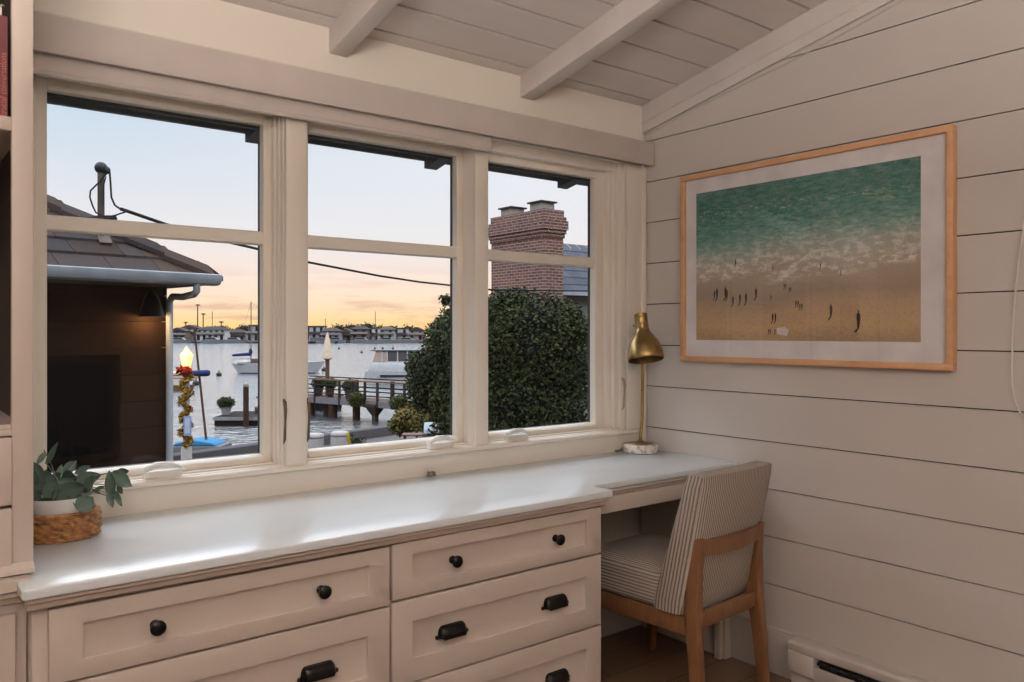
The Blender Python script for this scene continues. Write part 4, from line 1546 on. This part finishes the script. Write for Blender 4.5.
planter_p(319, .9, 'left one of three round clipped bushes in pots on the pier', .38, .52, (92, 74, 70), .24)
planter_p(330.5, .7, 'middle one of three round clipped bushes in pots on the pier', .36, .56, (84, 70, 66), .22)
planter_p(349.5, .8, 'right one of three round clipped bushes in pots on the pier', .4, .5, (108, 98, 98), .28)
for u, v_, lab in ((356, 399, 'hanging bush on the pier railing above the water gap'), (399, 402.5, 'hanging bush on the pier railing beside the tree')):
    s, d = on_pier(u, -.35)
    o = thing('hanging_planter', lab, 'planter', C(s, d, HC + (HV - v_) / F * d - .3), 0)
    MB().lathe([(.12, 0), (.28, .12), (.3, .25)], (0, 0, 0), 12).build('basket', M('basket_dark', (62, 52, 46), .8), o, local=True)
    MB().leaves([(Vector((0, 0, .3)), Vector((.42, .36, .34)))], 800, .11, 0, 1, .7).build('bush', [mat_leaf('hang_green_%d' % u, (44, 56, 26), (116, 122, 54)), MATS['bush_core']], o, local=True, fix=False)
DIM = .5
s, d = on_pier(327.4, 1.3)
um = thing('umbrella', 'closed cream patio umbrella standing on the pier', 'umbrella', C(s, d, dz), 0)
MB().tube([(0, 0, 0), (0, 0, 2.1)], .12, 8).build('pole', M('umbrella_wood', (104, 78, 66), .8), um, local=True, smooth=50)
MB().lathe([(.1, 1.95), (.3, 2.05), (.24, 2.5), (.16, 3.0), (.05, 3.4), (.01, 3.5)], (0, 0, 0), 8).build('canopy', M('umbrella_cream', (226, 206, 184), .85), um, local=True, smooth=40)

DIM = .32
t = 46.5
sk = harb('skiff', 'dark hulled skiff floating under the pier', 'boat', 322, t)
hull(2.3, 1.0, .8).build('hull', M('skiff_dark', (52, 50, 58), .6), sk, local=True, smooth=40)
MB().box(-1.1, .7, -.48, .48, .66, .76).build('gunwale', M('skiff_grey', (110, 114, 124), .6), sk, local=True)

# buoys
by_ = None
for u, v_, lab in ((196, 385, 'dark mooring buoy near the lamp post'), (219, 376, 'dark mooring buoy between lamp post and piling'), (361.5, 353, 'small dark mooring buoy left of the yacht'), (339, 349, 'small dark mooring buoy above the pier umbrella'), (324, 371, 'dark mooring buoy just beside the sailboat bow')):
    d = (HC - WZ) * F / (v_ - HV)
    if by_ is None:
        by_ = harb('mooring_buoy', lab, 'buoy', u, d, group='mooring buoys in the harbour')
        MB().ball((0, 0, .15), .3, 10, 0, (1, 1, .8)).build('float', M('buoy_dark', (70, 66, 68), .6), by_, local=True, smooth=60)
        MB().tube([(0, 0, .3), (0, 0, .6)], .05, 6).build('ring', MATS['buoy_dark'], by_, local=True)
    else:
        dup(by_, C(U(u, d), d, WZ), None, lab)

# garden in front of the pier
for u, lab, u2 in ((314.5, 'left of two grey round patio chairs by the seawall', 0), (340, 'right of two grey round patio chairs by the seawall', 1)):
    t = 22
    o = harb('patio_chair', lab, 'chair', u, t, GZ, group='patio chairs by the seawall')
    zt_ = HC + (HV - (433.5 if u2 == 0 else 431.5)) / F * t - GZ
    MB().lathe([(.2, .05), (.25, .4), (.255, zt_ - .08), (.24, zt_ - .02), (.2, zt_), (.05, zt_)], (0, 0, 0), 20).build('shell', M('patio_grey', (206, 198, 196), .8), o, local=True, smooth=50)
    MB().lathe([(.257, zt_ - .12), (.262, zt_ - .1), (.257, zt_ - .08)], (0, 0, 0), 20, closed=False).build('piping', M('patio_piping', (140, 132, 134), .8), o, local=True)
    for sx in (-1, 1):
        MB().tube([(sx * .16, 0, 0), (sx * .15, 0, .08)], .03, 6).build('leg', MATS['patio_grey'], o, local=True)
o = harb('towel', 'yellow and orange towel hanging on the right grey patio chair', 'towel', 350.3, 21.85, HC + (HV - 444) / F * 21.85)
MB().grid(lambda a, b: (-.05 + .08 * a + .03 * b * 0 - .06 * b, -.02 * math.sin(b * 3), .3 * b), 3, 6).build('upper_cloth', M('towel_yellow', (228, 188, 40), .9), o, local=True, fix=False)
MB().grid(lambda a, b: (-.04 + .08 * a, -.03, -.12 + .12 * b), 3, 3).build('lower_cloth', M('towel_orange', (220, 120, 60), .9), o, local=True, fix=False)

t = 20.5
g = harb('grill', 'silver hooded barbecue grill beside the flower bushes', 'grill', 433, t, GZ)
zg = HC + (HV - 433) / F * t - GZ
MB().prism([(-.2, zg), (.22, zg), (.22, zg + .1), (.16, zg + .22), (.05, zg + .27), (-.06, zg + .25), (-.16, zg + .14)], 'X', -.22, .22).build('hood', M('grill_steel', (176, 184, 194), .3, .6), g, local=True, smooth=40, bevel=.01)
MB().box(-.24, .24, -.22, .24, .3, zg).build('cabinet', M('grill_body', (96, 96, 100), .5, .4), g, local=True)
for x in (-.2, .2):
    for y in (-.2, .2):
        MB().box(x - .03, x + .03, y - .03, y + .03, 0, .3).build('leg', MATS['grill_body'], g, local=True)
MB().box(-.78, -.24, -.2, .2, zg - .06, zg - .02).build('side_shelf', M('grill_shelf', (138, 100, 86), .7), g, local=True)
MB().tube([(-.16, -.24, zg + .1), (.16, -.24, zg + .1)], .015, 6).build('handle', MATS['grill_steel'], g, local=True)
DIM = .34
fl_ = [(405, 418, 25, .36, 'low yellow-green flowering bush left of the grill'), (417, 411, 27, .45, 'taller flowering bush behind the silver grill'), (462, 424, 22, .36, 'green bush right of the silver grill'),
       (440, 412, 24, .5, 'orange tinged bush under the big tree'), (352, 447, 24, .42, 'dark low shrub against the seawall')]
gm = mat_leaf('garden_leaf', (58, 62, 30), (150, 138, 66))
fm = mat_leaf('flower_leaf', (150, 90, 40), (206, 140, 66))
for u, v_, t, r_, lab in fl_:
    zc_ = HC + (HV - v_) / F * t
    o = harb('garden_bush', lab, 'bush', u, t, GZ)
    h_ = zc_ - GZ
    bl = [(Vector((0, 0, h_)), Vector((r_, r_, r_ * .8))), (Vector((r_ * .5, .1, h_ - r_ * .5)), Vector((r_, r_, r_ * .8))), (Vector((-r_ * .5, 0, h_ - r_ * .6)), Vector((r_ * .9, r_, r_ * .8)))]
    MB().leaves(bl, 1500, .1, 0, 1, .75).build('foliage', [topiary if 'dark' in lab else gm, MATS['bush_core']], o, local=True, fix=False)
    MB().tube([(0, 0, 0), (0, 0, h_)], .05, 6).build('stem', pile_m, o, local=True)
    if 'dark' not in lab:
        MB().leaves(bl[:2], 150, .09, 0, None, .9).build('flowers', fm, o, local=True, fix=False)

DIM = .34
# big tree
tr = harb('tree', 'large dense dark green tree filling the right window', 'tree', 512, 12.5, GZ)
TB = [(438, 375, 13.2, .5), (428, 392, 13.3, .34), (446, 338, 13.2, .34), (452, 318, 13.2, .2), (468, 352, 12.8, .68), (500, 352, 12.5, .85), (540, 346, 12.3, .80), (560, 376, 12.4, .50), (520, 400, 12.4, .9), (480, 400, 12.6, .75),
      (553, 412, 12.3, .56), (455, 404, 13, .4), (512, 322, 12.5, .52), (560, 330, 12.3, .42), (480, 330, 12.6, .5), (530, 450, 12.4, .9), (480, 450, 12.6, .8), (420, 365, 13.4, .24), (446, 300, 13.2, .1)]
mb = MB()
inv = W(tr).inverted()
bl = [(inv @ at(u, v_, t_), Vector((r_, r_ * .8, r_))) for u, v_, t_, r_ in TB]
mb.leaves(bl, 72000, .06, 0, 1, .72)
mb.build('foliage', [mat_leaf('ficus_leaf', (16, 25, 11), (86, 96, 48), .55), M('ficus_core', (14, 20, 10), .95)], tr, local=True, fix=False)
mb = MB().tube([(0, 0, 0), (.05, 0, 1.0), (0, .05, 2.4)], [.2, .16, .1], 8)
mb.build('trunk', M('bark', (62, 48, 38), .9), tr, local=True)

DIM = .32
# brick chimney
ck = thing('brick_chimney', 'tall red brick chimney with two flue caps beyond the tree', 'chimney', (9.29, 11.48, GZ))
bx_ = [(9.08, 9.53, 10.70, 12.24, GZ, 2.93), (9.06, 9.55, 10.68, 12.26, 2.93, 3.0), (9.04, 9.57, 10.66, 12.28, 3.0, 3.07), (9.015, 9.595, 10.635, 12.305, 3.07, 3.23), (9.04, 9.57, 10.66, 12.28, 3.23, 3.3), (9.07, 9.54, 10.69, 12.25, 3.3, 3.42)]
brick = mat_brick()
MB().box(*bx_[0]).build('stack', brick, ck)
mb = MB()
for b in bx_[1:]:
    mb.box(*b)
mb.build('crown', brick, ck)
MB().box(9.075, 9.11, 11.2, 11.75, GZ, 2.7).build('pilaster', brick, ck)
for y in (11.0, 11.86):
    cp = MB().box(9.1, 9.48, y - .2, y + .2, 3.56, 3.585).build('flue_cap', M('cap_dark', (70, 62, 58), .6), ck)
    MB().box(9.14, 9.44, y - .16, y + .16, 3.42, 3.56).build('spark_screen', M('screen_pale', (196, 190, 180), .6, .2), cp)

# slate roofed house on the right
rh = thing('slate_house', 'pale house with a blue grey slate roof right of the chimney', 'house', (12, 13.2, GZ))
MB().box(10.25, 15, 11.9, 13.4, GZ, 2.05).build('wall', M('house_white', (168, 164, 160), .8), rh)
slate = mat_island('slate', [(84, 90, 102), (98, 104, 116), (112, 116, 126), (90, 94, 108)], .75, .3)
mb = MB()
d = 0
while d < 1.3:
    x = 10.2 + random.uniform(0, .1) - .1
    while x < 15:
        w_ = .28
        z0 = 2.03 + .8 * d
        mb.add([(x, 11.7 + d, z0 + .03), (x + w_ - .01, 11.7 + d, z0 + .03), (x + w_ - .01, 11.95 + d, z0 + .21), (x, 11.95 + d, z0 + .21), (x, 11.7 + d, z0), (x + w_ - .01, 11.7 + d, z0)],
               [(0, 1, 2, 3), (4, 5, 1, 0)])
        x += w_
    d += .2
mb.prism([(11.72, 2.02), (13.05, 3.09), (13.5, 2.02)], 'X', 10.2, 15)
mb.build('roof', slate, rh)
MB().box(10.15, 15, 11.62, 11.72, 1.98, 2.06).build('gutter', gut, rh)

DIM = .34
# ================================================================== far shore
SD = 329.0
sh_m = M('shore_dark', (86, 78, 76), .9)
o = MB().add([C(-260, SD - 2, WZ + .6), C(260, SD - 2, WZ + .6), C(260, SD + 200, WZ + .6), C(-260, SD + 200, WZ + .6), C(-260, SD - 2, WZ - .5), C(260, SD - 2, WZ - .5)], [(0, 1, 2, 3), (4, 5, 1, 0)]).build('far_bank', sh_m, fix=False)
struct(o, 'low dark bank along the far side of the harbour', 'bank')
pane_m = M('far_pane', (52, 54, 62), .2)
HS = [(176, 7.5, 5.6, (104, 88, 78), 'gable', 'brown gabled house on the far shore beside the drainpipe'),
      (188, 9.0, 6.8, (150, 148, 152), 'gable', 'grey gabled house on the far shore behind the lantern'),
      (210, 12.0, 6.2, (188, 184, 186), 'hip', 'wide white house with balconies on the far shore'),
      (233, 10.0, 5.0, (116, 106, 104), 'hip', 'low grey brown house on the far shore left of the sailboat mast'),
      (256, 8.0, 7.0, (130, 124, 128), 'flat', 'flat roofed grey house on the far shore right of the sailboat mast'),
      (314, 8.5, 6.6, (136, 136, 144), 'flat', 'grey flat topped house on the far shore above the umbrella'),
      (330, 7.5, 5.6, (118, 114, 120), 'hip', 'grey blue hipped house on the far shore right of the umbrella'),
      (345, 6.5, 5.2, (98, 88, 86), 'gable', 'dark brown gabled house on the far shore mid window'),
      (359, 7.0, 6.4, (90, 76, 70), 'hip', 'dark hipped house on the far shore left of the white tower house'),
      (373, 5.0, 5.8, (176, 182, 192), 'flat', 'pale blue white cube house on the far shore above the yacht'),
      (386, 6.5, 6.2, (128, 130, 124), 'hip', 'grey green hipped house on the far shore above the yacht cabin'),
      (400, 7.0, 5.8, (146, 140, 142), 'flat', 'grey terraced house on the far shore beside the tree'),
      (416, 7.0, 5.8, (138, 120, 112), 'gable', 'pinkish gabled house on the far shore touching the tree')]
for i, (u, w_, h_, c, rf, lab) in enumerate(HS):
    c = tuple(min(250, int(x * 1.55)) for x in c)
    o = harb('shore_house', lab, 'house', u, SD + 4 + (i % 2) * 9, WZ + .6, 0, 'houses on the far shore')
    wm_ = M('shore_wall_%d' % i, c, .85, var=.1)
    fl1 = h_ * .5
    MB().box(-w_ / 2, w_ / 2, 0, 7, 0, fl1).box(-w_ / 2 + .6, w_ / 2 - .4, 1.0, 7, fl1, h_ - (.4 if rf == 'flat' else 1.3)).build('wall', wm_, o, local=True)
    rm_ = M('shore_roof_%d' % (i % 3), ((92, 80, 76), (106, 94, 90), (80, 75, 78))[i % 3], .9)
    zt_ = h_ - (.4 if rf == 'flat' else 1.3)
    if rf == 'gable':
        MB().prism([(-w_ / 2 - .1, zt_), (w_ / 2 + .1, zt_), (.1, h_ + .2)], 'Y', .4, 7.4).build('roof', rm_, o, local=True)
    elif rf == 'hip':
        MB().add([(-w_ / 2 - .2, .3, zt_), (w_ / 2 + .2, .3, zt_), (w_ / 2 + .2, 7.4, zt_), (-w_ / 2 - .2, 7.4, zt_), (-w_ * .22, 3.8, h_ + .1), (w_ * .22, 3.8, h_ + .1)], [(0, 1, 5, 4), (1, 2, 5), (2, 3, 4, 5), (3, 0, 4), (3, 2, 1, 0)]).build('roof', rm_, o, local=True)
    else:
        MB().box(-w_ / 2 + .3, w_ / 2 - .1, .6, 7.2, zt_, zt_ + .35).build('roof', rm_, o, local=True)
    MB().box(-w_ / 2 - .1, w_ / 2 + .1, -.9, .1, fl1 - .1, fl1 + .75).build('balcony', M('balcony_%d' % (i % 2), ((176, 172, 172), (108, 100, 98))[i % 2], .8), o, local=True)
    nw = max(2, int(w_ / 2.4))
    for k in range(nw):
        xw = -w_ / 2 + w_ * (k + .5) / nw
        MB().box(xw - .6, xw + .6, -.06, .05, .4, fl1 - .5).build('window', pane_m, o, local=True)
        if abs(xw) < w_ / 2 - .9:
            MB().box(xw - .55, xw + .55, .93, 1.03, fl1 + .6, zt_ - .35).build('window', pane_m, o, local=True)

# far trees
tm = mat_leaf('far_tree_leaf', (40, 38, 30), (74, 66, 50))
TL = [(222, 3.4, 'rounded dark tree on the far shore right of the wide white house'), (245, 3.6, 'dark tree on the far shore left of the sailboat mast'),
      (238, 3.0, 'smaller dark tree on the far shore behind the low house'), (196, 3.0, 'dark tree on the far shore left of the wide white house'), (338, 3.6, 'broad dark tree on the far shore mid window'), (351, 3.8, 'tall dark tree on the far shore mid window'), (367, 4.0, 'tallest dark tree on the far shore beside the white tower house'), (380, 3.4, 'dark tree on the far shore right of the white tower house'),
      (394, 3.2, 'dark tree on the far shore above the yacht'), (408, 3.4, 'dark tree on the far shore next to the big tree'), (307, 3.0, 'dark tree on the far shore at the window mullion'), (322, 2.6, 'small dark tree on the far shore right of the umbrella')]
for i, (u, r_, lab) in enumerate(TL):
    o = harb('shore_tree', lab, 'tree', u, SD + 22 + (i % 3) * 9, WZ + .6, 0, 'trees on the far shore')
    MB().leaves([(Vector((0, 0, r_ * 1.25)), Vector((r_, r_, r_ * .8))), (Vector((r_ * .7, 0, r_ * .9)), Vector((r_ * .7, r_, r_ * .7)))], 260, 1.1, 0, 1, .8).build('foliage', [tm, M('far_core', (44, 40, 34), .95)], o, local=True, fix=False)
    MB().tube([(0, 0, 0), (0, 0, r_)], .25, 6).build('trunk', M('far_trunk', (70, 58, 50), .9), o, local=True)
palm_m = M('palm_leaf', (58, 54, 44), .8)
for u, vt, lab in ((197.5, 305.5, 'tallest palm tree on the far shore'), (203, 314.5, 'second tallest palm tree on the far shore'), (221, 322.5, 'short palm tree on the far shore right of the wide white house'), (185.5, 323, 'short palm tree on the far shore above the lantern')):
    d = SD + 17
    o = harb('palm_tree', lab, 'tree', u, d, WZ + .6, 0, 'palm trees on the far shore')
    hz = HC + (HV - vt) / F * d - WZ - .6
    MB().tube([(0, 0, 0), (.1, 0, hz)], [.28, .2], 6).build('trunk', MATS['far_trunk'], o, local=True)
    mb = MB()
    for k in range(16):
        a = 2 * PI * k / 16
        q = .5 + .5 * (k % 2)
        dr_ = Vector((math.cos(a), math.sin(a), 0))
        sd_ = Vector((-dr_.y, dr_.x, 0)) * .22
        c0 = Vector((.1, 0, hz))
        p1, p2 = c0 + dr_ * .8 + Vector((0, 0, .5 * q)), c0 + dr_ * 1.5 + Vector((0, 0, -.7 + .6 * q))
        mb.add([c0 - sd_, c0 + sd_, p1 + sd_, p1 - sd_, p2], [(0, 1, 2, 3), (3, 2, 4)])
    mb.build('fronds', palm_m, o, local=True, fix=False)

# moored boats along the far shore
fb_ = harb('moored_boat', 'white motor boat moored on the far shore under the wide white house', 'boat', 213, SD - 6, WZ, 0, 'boats moored on the far shore')
hull(9, 3, 1.3, .6, .3).build('hull', M('far_boat_white', (164, 166, 172), .5), fb_, local=True, smooth=40)
MB().prism([(-2.8, 1.3), (2.2, 1.4), (1.0, 2.3), (-2.6, 2.3)], 'Y', -1, 1).build('cabin', MATS['far_boat_white'], fb_, local=True)
MB().prism([(-2.4, 1.7), (1.5, 1.7), (.9, 2.15), (-2.3, 2.15)], 'Y', -1.05, 1.05).build('cabin_window', pane_m, fb_, local=True)
for u, sg_, lab in ((235, 1, 'white motor boat moored on the far shore left of the sailboat mast'), (180, 1, 'white motor boat moored on the far shore by the lantern'), 
                    (334, -1, 'motor boat moored on the far shore right of the umbrella'), (362, 1, 'motor boat moored on the far shore under the white tower house'), (385, -1, 'motor boat moored on the far shore above the yacht'), (408, 1, 'blue white motor boat moored on the far shore beside the tree')):
    dup(fb_, C(U(u, SD - 8), SD - 8, WZ), -YAW + (0 if sg_ > 0 else PI), lab)
bg = harb('barge', 'long low dark barge moored on the far shore above the umbrella', 'boat', 321, SD - 14)
hull(13, 3.5, .8, .2, .1).build('hull', M('barge_dark', (84, 76, 74), .8), bg, local=True)
MB().box(-4, 2, -1.2, 1.2, .8, 2.4).build('deckhouse', M('barge_grey', (130, 128, 132), .7), bg, local=True)
for u, vt, lab in ((212.3, 311.5, 'bare grey mast on the far shore behind the wide white house'), (325.4, 318.5, 'left thin mast rising above the far shore in the middle window'), (375.3, 311.5, 'right tall thin mast rising above the far shore in the middle window')):
    d = SD - 20
    o = harb('mast_boat', lab, 'boat', u, d, WZ, 0, 'bare masts at the far shore')
    hull(7, 2.4, 1).build('hull', MATS['far_boat_white'], o, local=True)
    MB().tube([(0, 0, .8), (0, 0, HC + (HV - vt) / F * d - WZ)], .13, 6).build('mast', MATS['mast_grey'], o, local=True)

# ================================================================== sky
DIM = 1.0
wd_ = bpy.data.worlds.new('dusk_sky')
sc.world = wd_
wd_.use_nodes = True
nt = wd_.node_tree
for n in list(nt.nodes):
    nt.nodes.remove(n)


class WN(NT):
    def __init__(s):
        s.t = nt
        s.n = nt.nodes


w = WN()
tc = w.new('ShaderNodeTexCoord')
sp_ = w.new('ShaderNodeSeparateXYZ')
w.link(tc.outputs['Generated'], sp_.inputs[0])
zz_ = sp_.outputs[2]
k_ = w.math('ADD', w.math('MULTIPLY', zz_, .5), .5)
SK = [(-1, (96, 88, 84)), (-.12, (150, 130, 116)), (-.005, (250, 205, 134)), (.012, (252, 212, 148)), (.022, (252, 218, 172)), (.04, (250, 222, 194)), (.065, (244, 223, 208)), (.09, (236, 224, 218)), (.12, (227, 225, 227)), (.18, (211, 219, 228)), (.26, (192, 210, 226)), (.34, (186, 207, 228))]
col = w.ramp(k_, [((z + 1) / 2, rgb(*c)) for z, c in SK] + [(.695, (1.5, 1.62, 1.75, 1)), (.73, (3.6, 3.85, 4.2, 1)), (.85, (4.2, 4.5, 5.0, 1)), (1, (4.2, 4.5, 5.0, 1))])  # overhead stops boosted, out of view, to strengthen the window light
# slightly whiter sky towards the right
dotv = w.new('ShaderNodeVectorMath', operation='DOT_PRODUCT')
w.link(tc.outputs['Generated'], dotv.inputs[0])
dotv.inputs[1].default_value = (.94, .34, 0)
az = w.math('MULTIPLY', w.math('SUBTRACT', dotv.outputs['Value'], .5), 2.2, clamp=True)
hi_ = w.math('MULTIPLY', w.math('SUBTRACT', zz_, .07), 8, clamp=True)
col = w.mix(w.math('MULTIPLY', w.math('MULTIPLY', az, hi_), .8), col, rgb(234, 233, 236))
# thin mauve clouds near the horizon
mp_ = w.new('ShaderNodeMapping')
mp_.inputs['Scale'].default_value = (9, 9, 75)
w.link(tc.outputs['Generated'], mp_.inputs[0])
cn = w.noise(mp_.outputs[0], 1.0, 5, .6)
cl = w.math('MULTIPLY', w.math('SUBTRACT', cn.outputs[0], .49), 7, clamp=True)
band = w.ramp(k_, [(.5, (0, 0, 0, 1)), (.5045, (.3, .3, .3, 1)), (.507, (.85, .85, .85, 1)), (.511, (.6, .6, .6, 1)), (.525, (.3, .3, .3, 1)), (.545, (0, 0, 0, 1))])
col = w.mix(w.math('MULTIPLY', cl, band), col, rgb(206, 160, 146))
bgn = w.new('ShaderNodeBackground')
bgn.inputs[1].default_value = 1.12
w.link(col, bgn.inputs[0])
ow = w.new('ShaderNodeOutputWorld')
w.link(bgn.outputs[0], ow.inputs[0])

# ================================================================== room lighting (fill lights added out of view)


def bulb(name, loc, r, energy, color):
    d = bpy.data.lights.new(name, 'POINT')
    d.shadow_soft_size = r
    d.energy = energy
    d.color = color
    o = bpy.data.objects.new(name, d)
    COL.objects.link(o)
    o.location = loc
    return o


bulb('room_fill', (-.2, -1.0, 2.3), .35, 44, (1, .885, .82))  # added fill without a fitting, for the warm room light
for x, y, e in ((-.3, -1.1, 110), (-.45, .35, 80)):
    d = bpy.data.lights.new('ceiling_fill', 'AREA')  # added upward fill, unseen, to brighten the ceiling
    d.shape, d.size, d.energy, d.color = 'DISK', .6, e, (1, .89, .835)
    o = bpy.data.objects.new('ceiling_fill', d)
    COL.objects.link(o)
    o.location = (x, y, 1.75)
    o.rotation_euler = (PI, 0, 0)

sc.view_settings.view_transform = 'Standard'
sc.view_settings.look = 'None'
sc.view_settings.exposure = 0
sc.view_settings.gamma = 1
sc.cycles.use_denoising = True
sc.cycles.max_bounces = 8
sc.cycles.diffuse_bounces = 4
sc.cycles.glossy_bounces = 4
sc.cycles.transparent_max_bounces = 12
sc.cycles.sample_clamp_indirect = 4
sc.cycles.caustics_reflective = False
sc.cycles.caustics_refractive = False
